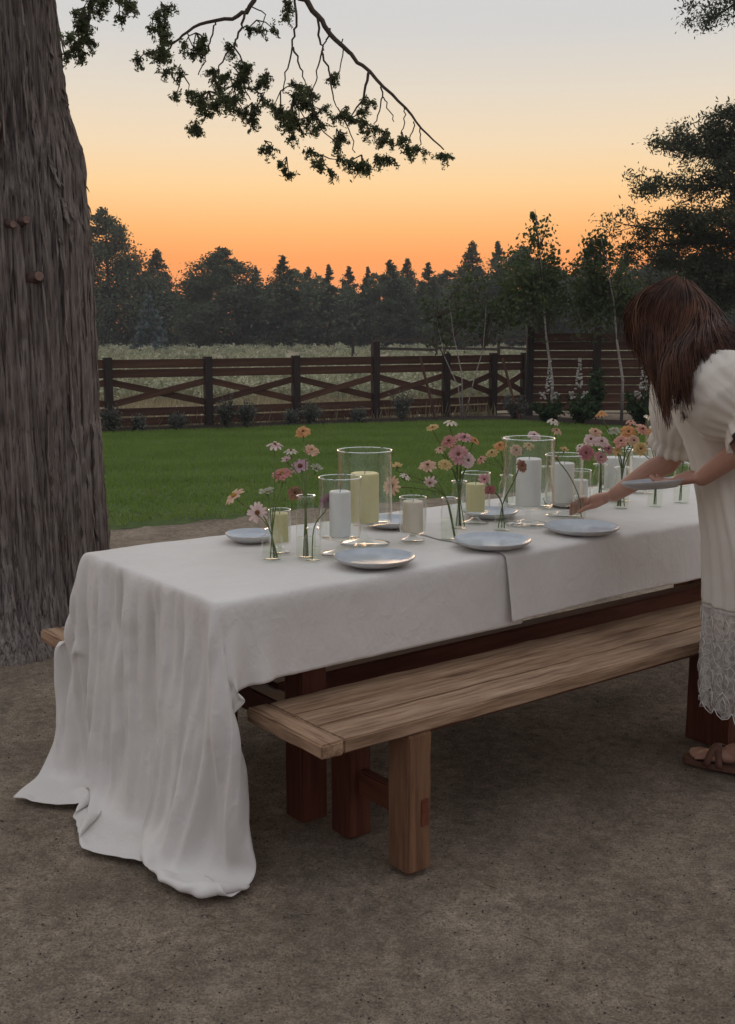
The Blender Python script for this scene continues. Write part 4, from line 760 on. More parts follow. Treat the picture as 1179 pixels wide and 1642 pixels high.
VAS = {
 1: ((-0.291, 3.324, 0.758), 0.0316, 0.0919, 0.0191, 'short bud vase at the near left, with a pale pink daisy', .55, 1.0),
 2: ((-0.189, 3.352, 0.758), 0.0309, 0.1910, 0.0251, 'tall bud vase second from the near end', .4, 0.95),
 3: ((-0.166, 3.305, 0.758), 0.0257, 0.0990, 0.0171, 'short bud vase in front of the tall one, with a magenta flower', .5, 1.0),
 4: ((0.274, 3.651, 0.758), 0.0293, 0.1384, 0.0231, 'short bud vase left of the overlapping cloth edge', .6, 1.0),
 5: ((0.322, 3.852, 0.758), 0.0287, 0.1678, 0.0232, 'tall bud vase behind, left of the middle yellow candle', .5, 1.0),
 6: ((0.469, 3.815, 0.758), 0.0284, 0.0962, 0.0131, 'small flaring bud vase behind the overlap plate', .6, 0.72),
 7: ((0.698, 4.279, 0.758), 0.0245, 0.1663, 0.0196, 'slim bud vase between the two middle white candles', .5, 1.0),
 8: ((0.783, 4.048, 0.758), 0.0255, 0.0834, 0.0185, 'small bud vase grasped by the reaching hand', .5, 1.0),
 9: ((0.940, 4.437, 0.758), 0.0329, 0.1571, 0.0253, 'bud vase holding the pink flower bunch behind the forearm', .5, 1.0),
 10: ((0.993, 4.294, 0.758), 0.0295, 0.1620, 0.0245, 'bud vase under the reaching forearm, with peach flowers', .5, 1.0),
 11: ((1.137, 4.341, 0.758), 0.0298, 0.1538, 0.0223, 'bud vase below the held plate', .5, 1.0),
 12: ((1.268, 4.437, 0.758), 0.0329, 0.1622, 0.0253, 'rightmost bud vase, behind the plate-holding hand', .5, 1.0),
 13: ((0.549, 4.341, 0.758), 0.0298, 0.1240, 0.0223, 'bud vase behind the large middle glass', .5, 1.0),
}
for k, v_ in VAS.items(): vase(*v_)
# ------------------------------------------------------------------ cut flowers
PC = {'peach': ((0.62,0.36,0.22),(0.74,0.50,0.32)), 'pale_pink': ((0.66,0.46,0.44),(0.78,0.60,0.55)), 'pink': ((0.56,0.24,0.25),(0.70,0.38,0.36)), 'rose': ((0.46,0.13,0.16),(0.60,0.24,0.25)), 'coral': ((0.58,0.20,0.17),(0.70,0.32,0.25)),
      'orange': ((0.62,0.26,0.055),(0.74,0.38,0.11)), 'yellow': ((0.60,0.40,0.10),(0.70,0.52,0.18)), 'cream': ((0.66,0.58,0.46),(0.76,0.70,0.58)), 'mauve': ((0.46,0.25,0.33),(0.60,0.40,0.46)), 'magenta': ((0.32,0.10,0.20),(0.44,0.19,0.29)),
      'rust': ((0.30,0.12,0.06),(0.42,0.20,0.10)), 'green': ((0.36,0.40,0.26),(0.54,0.54,0.38)), 'red': ((0.30,0.07,0.07),(0.42,0.13,0.11)), 'salmon': ((0.64,0.28,0.19),(0.74,0.40,0.28))}
mute = lambda c: tuple(q*0.80+0.20*(0.2*c[0]+0.6*c[1]+0.2*c[2])+0.015 for q in c)
for k, (a, b) in PC.items():
    a, b = mute(a), mute(b); MT['p_'+k] = mat(k+'_petals', a, b, 60, 0.75, rand=0.08, transl=0.3)
MT['stem'] = mat('green_stem', (0.085,0.125,0.030), (0.155,0.205,0.060), 20, 0.6, transl=0.15)
MT['disk_dark'] = mat('dark_flower_centre', (0.10,0.035,0.015), (0.24,0.10,0.03), 200, 0.9, 0.6, 300); MT['disk_yellow'] = mat('yellow_flower_centre', (0.34,0.19,0.03), (0.52,0.33,0.07), 200, 0.9, 0.6, 300)
def flower(vk, head, r, colour, kind, face, label, disk='disk_dark', off=None, seedn=[0]):
    """stem rises from the vase floor through its mouth to the head"""
    seedn[0] += 1; rg = np.random.default_rng(900+seedn[0]); vp, vr, vh, vn = VAS[vk][0], VAS[vk][1], VAS[vk][2], VAS[vk][3]
    head = Vector(head); r *= 1.03; base = Vector((vp[0], vp[1], TZ)); w = rg.uniform(0, 6.28)
    dirh = head-base; dirh.z = 0; dh = dirh.normalized() if dirh.length > 1e-4 else Vector((1,0,0))
    b0 = base-dh*vr*0.6+Vector((math.cos(w), math.sin(w), 0))*vr*0.2+Vector((0,0,0.005)); mth = base+dh*vn*0.55+Vector((0,0,vh))
    f = Vector(face).normalized(); neckp = head-f*r*0.28
    t = thing('cut_flower', b0, label, 'flower', 'cut flowers on the table')
    mid = mth.lerp(neckp, 0.5)+Vector((rg.normal(0,0.006), rg.normal(0,0.006), 0.012)); p_end = neckp-f*r*0.5
    pts = []; ctrl = [b0, mth, mid, p_end.lerp(neckp,0.0), neckp]
    for i in range(4):
        p0, p1, p2, p3 = ctrl[max(i-1,0)], ctrl[i], ctrl[i+1], ctrl[min(i+2,4)]
        for s in (0,0.25,0.5,0.75): pts.append(0.5*((2*p1)+(p2-p0)*s+(2*p0-5*p1+4*p2-p3)*s*s+(3*p1-p0-3*p2+p3)*s**3))
    pts.append(neckp); mb = MB(); mb.tube(pts, 0.0020, 6); obj('stem', mb, MT['stem'], t)
    X = f.orthogonal().normalized(); Y = f.cross(X)
    def petal(mb, a, ln, wd, lift, curl, r0):
        d = X*math.cos(a)+Y*math.sin(a); s_ = f.cross(d); n = 5; G = np.zeros((n,3,3))
        for i in range(n):
            q = i/(n-1); ww = wd*(0.35+0.65*math.sin(math.pi*min(1,0.18+0.72*q))); c = head+d*(r0+ln*q)+f*(lift*ln*q-curl*ln*q*q)
            for j, e in enumerate((-1,0,1)): G[i,j] = c+s_*ww*e*0.5+f*(0.10*wd*(abs(e)))
        mb.grid(G)
    mb = MB()
    if kind == 'daisy': layers = [(13, 0.80, 0.34, 0.12, 0.20, 0.22)]
    elif kind == 'zinnia': layers = [(15, 0.76, 0.40, 0.06, 0.30, 0.24), (13, 0.62, 0.36, 0.30, 0.26, 0.20), (9, 0.40, 0.28, 0.62, 0.2, 0.12)]
    elif kind == 'cup': layers = [(8, 0.80, 0.52, 0.62, 0.25, 0.12), (6, 0.60, 0.46, 0.85, 0.25, 0.08)]
    else: layers = [(9, 0.78, 0.40, 0.05, 0.45, 0.18), (6, 0.5, 0.34, 0.4, 0.3, 0.12)]
    for n, ln, wd, lift, curl, r0 in layers:
        for k in range(n): petal(mb, 2*math.pi*(k+rg.normal(0,0.14))/n+n, r*ln*rg.uniform(0.85,1.12), r*wd, lift+rg.normal(0,0.07), curl+rg.normal(0,0.05), r*r0)
    pe = obj('petals', mb, MT['p_'+colour], t); pe['kind'] = 'stuff'
    mb = MB(); mb.ellipsoid(head+f*r*0.08, (r*(0.24 if kind == 'daisy' else 0.17),)*3, 10, 6); obj('flower_centre', mb, MT[disk], t)
    mb = MB(); mb.tube([neckp-f*r*0.1, head-f*r*0.02], [0.003, r*0.26], 8); obj('calyx', mb, MT['stem'], t)
UP, CAM_, LEFT = (0.05,-0.45,0.9), (0.1,-1,0.25), (-0.75,-0.55,0.35)
FL = [
 (1, (-0.415, 3.420, 0.938), .036, 'peach', 'daisy', (-0.55,-0.35,0.75), 'large peach flower leaning out far left over the plate', 'disk_yellow'),
 (1, (-0.338, 3.360, 0.895), .031, 'pale_pink', 'daisy', (-0.15,-1,0.25), 'pale pink daisy with dark red eye facing the camera, far left'),
 (1, (-0.315, 3.440, 0.945), .027, 'green', 'cup', (-0.2,-0.3,0.9), 'greenish white bud above the pale pink daisy', 'disk_yellow'),
 (1, (-0.269, 3.460, 1.004), .033, 'coral', 'zinnia', (-0.15,-0.4,0.9), 'coral flower with yellow eye above the short yellow candle', 'disk_yellow'),
 (1, (-0.293, 3.500, 1.090), .030, 'pale_pink', 'loose', (0.1,-0.2,0.95), 'pale pink flower seen edge on, highest on the left'),
 (2, (-0.205, 3.520, 1.130), .025, 'orange', 'zinnia', (0.0,-0.55,0.8), 'orange flower on the straightest, highest stem of the left group'),
 (2, (-0.242, 3.500, 1.070), .024, 'cream', 'loose', (0,-0.2,0.95), 'cream flower seen edge on, left of the small peach-orange one'),
 (2, (-0.177, 3.500, 1.074), .026, 'peach', 'zinnia', (0.3,-0.5,0.8), 'small peach flower below the highest orange one', 'disk_yellow'),
 (2, (-0.212, 3.480, 1.023), .032, 'mauve', 'daisy', (-0.2,-0.6,0.75), 'mauve daisy with dark eye right of the coral flower'),
 (2, (-0.163, 3.500, 1.012), .022, 'green', 'cup', (0.3,-0.3,0.9), 'green and pink bud right of the mauve daisy'),
 (2, (-0.226, 3.420, 0.948), .025, 'rust', 'zinnia', (0.0,-0.8,0.55), 'rust brown flower at the mouth of the tall near vase'),
 (3, (-0.119, 3.400, 0.924), .029, 'magenta', 'zinnia', (0.4,-0.6,-0.3), 'magenta flower drooping over the slim white candle'),
 (4, (0.080, 3.660, 0.936), .034, 'peach', 'daisy', (-0.6,-0.7,0.25), 'peach daisy touching the right side of the largest glass'),
 (4, (0.099, 3.680, 0.996), .020, 'yellow', 'cup', (-0.1,-0.3,0.9), 'small yellow flower above the peach daisy by the largest glass'),
 (4, (0.127, 3.660, 0.969), .020, 'cream', 'loose', (0.4,-0.3,0.85), 'tiny cream flower over the short cream candle'),
 (4, (0.200, 3.660, 1.005), .029, 'peach', 'zinnia', (-0.1,-0.5,0.85), 'peach flower left of the yellow-peach one above the cream candle'),
 (5, (0.263, 3.740, 0.999), .024, 'yellow', 'zinnia', (0.1,-0.6,0.75), 'golden flower above the two middle bud vases', 'disk_yellow'),
 (4, (0.207, 3.640, 0.949), .024, 'pale_pink', 'loose', (-0.2,-0.8,-0.4), 'pale pink flower drooping below the peach flower'),
 (5, (0.223, 3.800, 1.119), .022, 'yellow', 'zinnia', (-0.2,-0.3,0.9), 'yellow flower seen edge on, high left of the pink bunch', 'disk_yellow'),
 (5, (0.285, 3.800, 1.136), .025, 'cream', 'loose', (0.1,-0.2,0.95), 'cream flower on top of the pink middle bunch', 'disk_yellow'),
 (5, (0.278, 3.780, 1.074), .028, 'coral', 'zinnia', (-0.3,-0.6,0.7), 'coral red flower on the left of the pink middle bunch'),
 (5, (0.333, 3.800, 1.085), .031, 'pink', 'zinnia', (0.15,-0.4,0.9), 'pink flower at the top of the middle bunch'),
 (5, (0.369, 3.800, 1.074), .018, 'orange', 'zinnia', (0.5,-0.4,0.75), 'small orange flower at the right edge of the pink bunch'),
 (5, (0.309, 3.760, 1.031), .034, 'pink', 'zinnia', (0.0,-0.9,0.4), 'large pink flower facing the camera in the middle bunch'),
 (5, (0.343, 3.760, 1.010), .027, 'pale_pink', 'zinnia', (0.3,-0.9,0.2), 'pale pink flower lowest in the middle bunch'),
 (6, (0.514, 3.660, 1.003), .022, 'rust', 'zinnia', (0.45,-0.75,0.4), 'rust flower on a bent stem before the thick white candle'),
 (6, (0.389, 3.660, 0.957), .021, 'pink', 'cup', (-0.2,-0.8,0.5), 'small pink flower at the right edge of the middle yellow candle'),
 (6, (0.406, 3.640, 0.926), .019, 'red', 'zinnia', (-0.2,-0.7,0.6), 'dusky red flower low over the small flaring vase'),
 (13, (0.414, 4.020, 0.984), .022, 'salmon', 'loose', (-0.5,-0.4,0.75), 'salmon flower left of the yellow ones, by the large middle glass'),
 (13, (0.455, 4.040, 1.005), .024, 'yellow', 'zinnia', (-0.3,-0.4,0.85), 'yellow flower left of the large middle glass'),
 (13, (0.486, 4.060, 1.030), .025, 'orange', 'zinnia', (-0.2,-0.5,0.8), 'orange flower at the left rim of the large middle glass'),
 (13, (0.511, 4.080, 1.056), .018, 'cream', 'loose', (0,-0.3,0.9), 'cream flower at the top left of the large middle glass'),
 (13, (0.544, 4.040, 1.014), .024, 'peach', 'zinnia', (0.1,-0.8,0.5), 'peach flower seen through the large middle glass'),
 (13, (0.617, 4.100, 1.063), .026, 'pale_pink', 'zinnia', (0.1,-0.5,0.8), 'pale pink flower behind the right rim of the large middle glass'),
 (13, (0.592, 4.060, 1.030), .022, 'yellow', 'loose', (0,-0.6,0.7), 'yellow flower seen through the large glass above the white candle'),
 (7, (0.679, 4.060, 1.119), .026, 'cream', 'loose', (0.1,-0.3,0.9), 'cream flower high above the slim middle vase'),
 (7, (0.693, 4.060, 1.085), .021, 'peach', 'loose', (0.2,-0.5,0.8), 'peach flower just under the high cream one'),
 (8, (0.655, 3.820, 1.009), .010, 'rust', 'cup', (-0.4,-0.3,0.8), 'dry brown bud on a bare stem rising from the grasped vase'),
 (10, (0.872, 4.140, 1.141), .024, 'orange', 'loose', (-0.2,-0.3,0.9), 'bright orange flower highest above the right bunch', 'disk_yellow'),
 (9, (0.840, 4.160, 1.043), .028, 'pale_pink', 'zinnia', (-0.2,-0.7,0.6), 'pale pink flower at the upper left of the right bunch'),
 (9, (0.876, 4.140, 1.036), .030, 'pale_pink', 'zinnia', (0.1,-0.6,0.75), 'pale pink flower near the middle of the right bunch'),
 (9, (0.815, 4.120, 0.996), .030, 'rose', 'zinnia', (-0.2,-0.9,0.35), 'rose red flower at the lower left of the right bunch'),
 (9, (0.871, 4.120, 0.979), .026, 'pink', 'zinnia', (0.2,-0.8,0.5), 'pink flower lowest in the right bunch'),
 (9, (0.799, 4.160, 1.015), .020, 'cream', 'loose', (-0.5,-0.5,0.7), 'cream flower at the left edge of the right bunch'),
 (10, (0.930, 4.180, 1.074), .025, 'green', 'zinnia', (-0.1,-0.4,0.9), 'greenish yellow flower above the right bunch', 'disk_yellow'),
 (10, (0.980, 4.160, 1.071), .029, 'orange', 'zinnia', (0.0,-0.8,0.55), 'orange flower facing the camera in the right bunch'),
 (10, (1.033, 4.160, 1.081), .030, 'salmon', 'zinnia', (0.3,-0.5,0.8), 'salmon flower nearest the reaching upper arm'),
 (10, (0.944, 4.120, 1.040), .027, 'salmon', 'zinnia', (-0.2,-0.7,0.6), 'salmon flower below the orange one in the right bunch'),
 (10, (0.931, 4.120, 1.005), .022, 'yellow', 'loose', (-0.3,-0.7,0.5), 'yellow flower low in the right bunch', 'disk_yellow'),
 (11, (1.004, 4.060, 1.018), .026, 'yellow', 'zinnia', (0.1,-0.95,0.25), 'golden flower with a dark eye just above the forearm'),
 (11, (1.042, 4.120, 1.130), .020, 'cream', 'loose', (0.3,-0.3,0.9), 'cream flower touching the dress beside the hair', 'disk_yellow'),
 (12, (1.216, 4.200, 1.011), .018, 'cream', 'loose', (0,-0.4,0.9), 'small white flower right of the reaching arm'),
 (12, (1.177, 4.200, 0.996), .016, 'green', 'cup', (0.1,-0.4,0.9), 'small green bud between the arm and the dress'),
 (9, (0.860, 4.180, 1.069), .025, 'peach', 'zinnia', (0.0,-0.5,0.85), 'peach flower at the very top of the pink right bunch'),
 (9, (0.903, 4.140, 1.008), .024, 'pink', 'zinnia', (0.3,-0.7,0.5), 'small pink flower between the pink and salmon flowers on the right'),
 (10, (0.992, 4.120, 1.042), .024, 'peach', 'zinnia', (0.1,-0.8,0.5), 'peach flower left of the golden one by the forearm'),
 (10, (0.997, 4.200, 1.105), .022, 'salmon', 'loose', (0.0,-0.3,0.9), 'salmon flower edge on behind the orange one on the right'),
 (11, (1.063, 4.120, 1.070), .024, 'orange', 'zinnia', (0.3,-0.6,0.7), 'orange flower tucked against the far sleeve'),
 (12, (1.240, 4.200, 0.958), .016, 'pale_pink', 'loose', (0.2,-0.5,0.8), 'tiny pale pink flower beside the dress front'),
 (7, (0.719, 4.040, 1.014), .018, 'yellow', 'cup', (0.2,-0.4,0.9), 'small yellow bud over the slim white candle glass'),
 (5, (0.248, 3.780, 1.046), .020, 'peach', 'loose', (-0.3,-0.5,0.8), 'small peach flower left under the coral red one'),
 (2, (-0.255, 3.490, 1.041), .018, 'pale_pink', 'cup', (-0.3,-0.4,0.85), 'small pale pink bud above the coral flower on the left'),
]
for f_ in FL: flower(*f_)
# ------------------------------------------------------------------ the person setting the table
MT['skin'] = mat('skin', (0.40,0.215,0.155), (0.48,0.27,0.20), 9, 0.5, 0.1, 90, spec=0.35, sss=0.12, bdist=0.001)
MT['hair'] = mat('auburn_hair', (0.022,0.011,0.008), (0.150,0.064,0.036), 22, 0.5, 0.0, 10, (1,1,0.3), spec=0.22, lo=0.3, hi=0.7)
MT['dress'] = mat('cream_cotton', (0.74,0.685,0.595), (0.80,0.755,0.675), 5, 0.9, 0.3, 60, transl=0.18, bdist=0.003, sheen=0.1)
MT['thread'] = mat('white_embroidery', (0.68,0.65,0.60), (0.76,0.73,0.68), 30, 0.9)
MT['leather'] = mat('brown_leather', (0.11,0.050,0.032), (0.19,0.092,0.060), 14, 0.6, 0.3, 80, bdist=0.002)
def lace_material():
    m = bpy.data.materials.new('sheer_lace'); n, l = nodes(m); b = n['Principled BSDF']; b.inputs['Base Color'].default_value = (0.68,0.65,0.60,1); b.inputs['Roughness'].default_value = 0.9
    t = n.new('ShaderNodeTexCoord'); v = n.new('ShaderNodeTexVoronoi'); v.feature = 'DISTANCE_TO_EDGE'; v.inputs['Scale'].default_value = 46; l.new(t.outputs['Object'], v.inputs[0])
    r = n.new('ShaderNodeMapRange'); r.inputs[1].default_value = 0.02; r.inputs[2].default_value = 0.16; r.inputs[3].default_value = 0.70; r.inputs[4].default_value = 0.42; l.new(v.outputs['Distance'], r.inputs[0])
    tr = n.new('ShaderNodeBsdfTransparent'); ms = n.new('ShaderNodeMixShader'); l.new(r.outputs[0], ms.inputs[0]); l.new(tr.outputs[0], ms.inputs[1]); l.new(b.outputs[0], ms.inputs[2]); l.new(ms.outputs[0], n['Material Output'].inputs[0]); return m
MT['lace'] = lace_material()
who = thing('person', (1.30,3.46,0), 'person with long auburn hair in a cream puff-sleeve dress, reaching over the table', 'person')
FD = Vector((-0.86,0.5,0)).normalized(); LD = Vector((-0.5,-0.86,0)).normalized(); ZU = Vector((0,0,1))
HC = Vector((0.955,3.578,1.480)); HF = Vector((-0.82,0.38,-0.42)).normalized(); HL = HF.cross(ZU).normalized()*-1; HU = HF.cross(HL)*1
if HU.z < 0: HU = -HU
HR = Matrix((HF, HL, HU)).transposed()
def hp(f, s, u_): return HC+HF*f+HL*s+HU*u_
J = dict(pelvis=Vector((1.315,3.41,0.86)), waist=Vector((1.235,3.44,1.05)), chest=Vector((1.145,3.49,1.22)), neck=Vector((1.085,3.52,1.335)), skull=Vector((1.025,3.55,1.41)),
 shL=Vector((1.052,3.345,1.292)), elL=Vector((1.146, 3.190, 1.156)), wrL=Vector((1.009, 3.320, 1.008)), shR=Vector((1.075,3.685,1.295)), elR=Vector((1.055, 3.840, 1.007)), wrR=Vector((0.887, 3.940, 0.865)))
body = MB()
def limb(pts, rad, n=14):
    P_ = [Vector(p) for p in pts]; out = []; rr = []
    for i in range(len(P_)-1):
        p0, p1, p2, p3 = P_[max(i-1,0)], P_[i], P_[i+1], P_[min(i+2,len(P_)-1)]
        for s in (0,0.2,0.4,0.6,0.8):
            out.append(0.5*((2*p1)+(p2-p0)*s+(2*p0-5*p1+4*p2-p3)*s*s+(3*p1-p0-3*p2+p3)*s**3)); rr.append(rad[i]+(rad[i+1]-rad[i])*s)
    out.append(P_[-1]); rr.append(rad[-1]); body.tube(out, rr, n)
    body.ellipsoid(P_[-1], (rad[-1],)*3, 10, 6); body.ellipsoid(P_[0], (rad[0],)*3, 10, 6)
limb([J['pelvis'], J['waist'], J['chest'], J['neck']], [0.135,0.105,0.125,0.062], 20)
limb([J['chest']+Vector((0,0,0.05)), J['neck'], J['skull'], HC], [0.09,0.056,0.050,0.052])
limb([J['neck'], J['shL'], J['shL'].lerp(J['elL'],0.5), J['elL'], J['elL'].lerp(J['wrL'],0.35), J['wrL']], [0.055,0.056,0.048,0.040,0.039,0.026])
limb([J['neck'], J['shR'], J['shR'].lerp(J['elR'],0.5), J['elR'], J['elR'].lerp(J['wrR'],0.35), J['wrR']], [0.055,0.056,0.047,0.041,0.040,0.026])
legs = [((1.27,3.335,0.84),(1.235,3.40,0.47),(1.262,3.478,0.085)), ((1.36,3.49,0.84),(1.40,3.56,0.46),(1.475,3.555,0.085))]
for hip, kn, an in legs:
    hip, kn, an = Vector(hip), Vector(kn), Vector(an); limb([hip, hip.lerp(kn,0.5), kn, kn.lerp(an,0.35)+Vector((0.012,-0.01,0)), an], [0.085,0.072,0.052,0.050,0.033])
def foot(an, d):
    d = Vector(d).normalized(); s = Vector((-d.y,d.x,0)); g = Vector((an.x,an.y,0.018))
    for f, z_, r_ in [(-0.035,0.030,(0.034,0.030,0.030)),(0.03,0.045,(0.06,0.030,0.036)),(0.085,0.030,(0.06,0.036,0.024)),(0.125,0.020,(0.045,0.042,0.017))]:
        body.ellipsoid(g+d*f+ZU*z_, r_, 14, 9, Matrix((d, s, ZU)).transposed())
    for k, (o_, L_, r_) in enumerate([(-0.028,0.205,0.0115),(-0.011,0.207,0.0085),(0.004,0.198,0.008),(0.018,0.188,0.0075),(0.031,0.175,0.0075)]):
        k_ = o_ if d.cross(ZU).y < 2 else -o_
        body.tube([g+d*0.13+s*k_*0.9+ZU*0.018, g+d*(L_-0.03)+s*k_*1.1+ZU*0.019, g+d*(L_-0.006)+s*k_*1.12+ZU*0.012], [r_*1.05,r_,r_*0.85], 8); body.ellipsoid(g+d*(L_-0.006)+s*k_*1.12+ZU*0.012, (r_*0.9,)*3, 8, 5)
FOOTD = [(-0.80,0.52,0), (-0.82,0.50,0)]
for (h_, k_, an), d in zip(legs, FOOTD): foot(Vector(an), d)
# head
for c, r_ in [((-0.008,0,0.012),(0.098,0.076,0.098)), ((0.030,0,-0.055),(0.062,0.056,0.060)), ((0.050,0,-0.020),(0.048,0.058,0.055)), ((0.066,0,-0.098),(0.022,0.024,0.018)), ((0.060,0.034,-0.035),(0.026,0.022,0.022)), ((0.060,-0.034,-0.035),(0.026,0.022,0.022)), ((0.082,0,0.022),(0.018,0.040,0.012)), ((0.086,0,-0.070),(0.014,0.024,0.012)), ((-0.015,0.076,-0.018),(0.018,0.008,0.030)), ((-0.015,-0.076,-0.018),(0.018,0.008,0.030))]:
    body.ellipsoid(hp(*c), r_, 20, 12, HR)
body.tube([hp(0.088,0,0.012), hp(0.104,0,-0.018), hp(0.114,0,-0.040), hp(0.092,0,-0.050)], [0.008,0.011,0.0135,0.008], 10)
# right hand closing on the small vase
VB = Vector(VAS[8][0]); VR = VAS[8][1]
w = J['wrR']; kn = Vector((VB.x+0.050, VB.y-0.006, TZ+0.072)); hd = (kn-w).normalized(); hs = Vector((-hd.y, hd.x, 0)).normalized(); hn = hd.cross(hs)
if hn.z < 0: hn = -hn
body.tube([w, w.lerp(kn,0.35), w.lerp(kn,0.7), kn], [0.025,0.028,0.032,0.029], 14, True, 0.62)
for k, (o_, L_) in enumerate([(-0.030,0.92),(-0.010,1.0),(0.010,0.96),(0.028,0.8)]):
    a = kn+Vector((0, -o_*0.55+0.010, -0.008+o_*0.55)); z_ = TZ+0.062-k*0.012
    far = 1 if k < 3 else 1
    pts = [a, Vector((VB.x+0.026, VB.y+VR+0.012, z_+0.012)), Vector((VB.x-0.004, VB.y+VR+0.010, z_-0.004)), Vector((VB.x-VR-0.004, VB.y+VR*0.6, z_-0.012))]
    body.tube(pts, [0.0095,0.0088,0.008,0.0065], 9); body.ellipsoid(pts[-1], (0.0066,)*3, 8, 5)
pts = [w.lerp(kn,0.45)+Vector((0,-0.022,-0.006)), kn+Vector((0.002,-0.030,-0.016)), Vector((VB.x+0.014, VB.y-VR-0.011, TZ+0.045)), Vector((VB.x-0.008, VB.y-VR-0.008, TZ+0.030))]
body.tube(pts, [0.014,0.0115,0.0095,0.0075], 10); body.ellipsoid(pts[-1], (0.0076,)*3, 8, 5)
# left hand under the held plate, thumb on its rim
PCN = Vector((0.892, 3.400, 0.978)); PR = 0.106; w = J['wrL']; pd = (PCN-w); pd.z = 0; pd.normalize(); ps = Vector((-pd.y,pd.x,0)); kn = w+pd*0.080+ZU*(-0.012)
body.tube([w, w.lerp(kn,0.4), w.lerp(kn,0.8), kn], [0.026,0.030,0.034,0.031], 14, True, 0.55)
for o_, L_, r_ in [(-0.030,0.070,0.0088),(-0.010,0.080,0.0092),(0.011,0.076,0.009),(0.030,0.060,0.008)]:
    a = kn+ps*o_; pts = [a, a+pd*L_*0.5+ZU*(-0.010), a+pd*L_*0.85+ZU*(-0.006), a+pd*L_+ZU*0.004]; body.tube(pts, [r_,r_*0.95,r_*0.85,r_*0.7], 9); body.ellipsoid(pts[-1], (r_*0.72,)*3, 8, 5)
rim = PCN-pd*(PR-0.012)+ZU*0.030; pts = [w.lerp(kn,0.35)-ps*0.024+ZU*0.004, w.lerp(kn,0.7)-ps*0.034+ZU*0.016, rim-ps*0.030+ZU*0.010-pd*0.012, rim-ps*0.026+pd*0.016+ZU*0.006]
body.tube(pts, [0.013,0.0115,0.0098,0.0075], 10); body.ellipsoid(pts[-1], (0.0078,)*3, 8, 5)
bo = obj('body', body, MT['skin'], who); rm = bo.modifiers.new('r', 'REMESH'); rm.mode = 'VOXEL'; rm.voxel_size = 0.0042; rm.use_smooth_shade = True
sm = bo.modifiers.new('s', 'SMOOTH'); sm.factor = 0.5; sm.iterations = 3
dg_ = bpy.context.evaluated_depsgraph_get(); me = bpy.data.meshes.new_from_object(bo.evaluated_get(dg_)); bo.modifiers.clear(); bo.data = me
if not me.materials: me.materials.append(MT['skin'])
me.polygons.foreach_set('use_smooth', [True]*len(me.polygons))
MT['eye'] = mat('eye', (0.55,0.52,0.48), (0.6,0.57,0.53), 5, 0.2); MT['iris'] = mat('iris', (0.04,0.022,0.012), None, 5, 0.2); MT['lips'] = mat('lips', (0.34,0.12,0.10), (0.38,0.15,0.12), 40, 0.45)
for s in (-1, 1):
    mb = MB(); mb.ellipsoid(hp(0.083,0.031*s,-0.004), (0.010,0.013,0.007), 12, 8, HR); e_ = obj('eye', mb, MT['eye'], who); mb = MB(); mb.ellipsoid(hp(0.0905,0.031*s,-0.005), (0.003,0.0055,0.0055), 10, 6, HR); obj('iris', mb, MT['iris'], e_)
    mb = MB(); mb.tube([hp(0.093,0.016*s,0.018),hp(0.092,0.032*s,0.023),hp(0.080,0.050*s,0.016)], [0.003,0.0035,0.0015], 6); obj('eyebrow', mb, MT['hair'], who)
mb = MB(); mb.tube([hp(0.088,-0.022,-0.070),hp(0.098,-0.010,-0.067),hp(0.100,0,-0.0685),hp(0.098,0.010,-0.067),hp(0.088,0.022,-0.070)], [0.002,0.005,0.0052,0.005,0.002], 8); mb.tube([hp(0.088,-0.018,-0.074),hp(0.098,0,-0.078),hp(0.088,0.018,-0.074)], [0.002,0.006,0.002], 8); obj('lips', mb, MT['lips'], who)
# dress
RG = [(1.345,1.085,3.525,.068,.085),(1.325,1.085,3.525,.085,.125),(1.29,1.09,3.52,.110,.155),(1.22,1.10,3.505,.138,.160),(1.15,1.115,3.49,.135,.150),(1.10,1.13,3.48,.125,.140),(1.05,1.16,3.465,.140,.150),(0.95,1.20,3.44,.165,.175),(0.80,1.245,3.415,.190,.200),(0.65,1.275,3.405,.205,.212),(0.50,1.288,3.405,.212,.222),(0.38,1.295,3.41,.218,.228),(0.255,1.305,3.415,.222,.232)]
RZ = np.array([r[0] for r in RG][::-1]); RV = np.array([r[1:] for r in RG][::-1])
def dress_pt(z_, ph, out=0.0):
    c = [np.interp(z_, RZ, RV[:,k]) for k in range(4)]; dn = max(0, min(1, (1.12-z_)/0.25)); fl = max(0, min(1, (1.1-z_)/0.85))
    pl = dn*(0.004+0.017*fl)*(0.6*math.sin(15*ph+2.2*mnoise.noise((math.cos(ph)*1.5,math.sin(ph)*1.5,z_*0.6)))+0.55*math.sin(26*ph+4*mnoise.noise((math.cos(ph)*2,math.sin(ph)*2,z_*0.5+5))))*(1-0.45*fl)
    pl += (0.006 if z_ > 1.1 else 0.010)*mnoise.noise((math.cos(ph)*3,math.sin(ph)*3,z_*4)); r_ = pl+out
    p = Vector((c[0],c[1],z_))+FD*math.cos(ph)*(c[2]+r_)+LD*math.sin(ph)*(c[3]+r_); return p
NP = 200
def dress_band(z1, z0, n, hem=0.0): 
    G = np.zeros((n, NP, 3))
    for i in range(n):
        for k in range(NP):
            ph = 2*math.pi*k/NP; z_ = z1+(z0-z1)*i/(n-1)
            if hem and i == n-1: z_ -= hem*(0.5-abs(((ph*22/(2*math.pi)) % 1)-0.5))*2
            G[i,k] = dress_pt(z_, ph)
    return G
mb = MB(); mb.grid(dress_band(1.345, 0.60, 90), True); dr = obj('dress', mb, MT['dress'], who); so = dr.modifiers.new('k', 'SOLIDIFY'); so.thickness = 0.0015
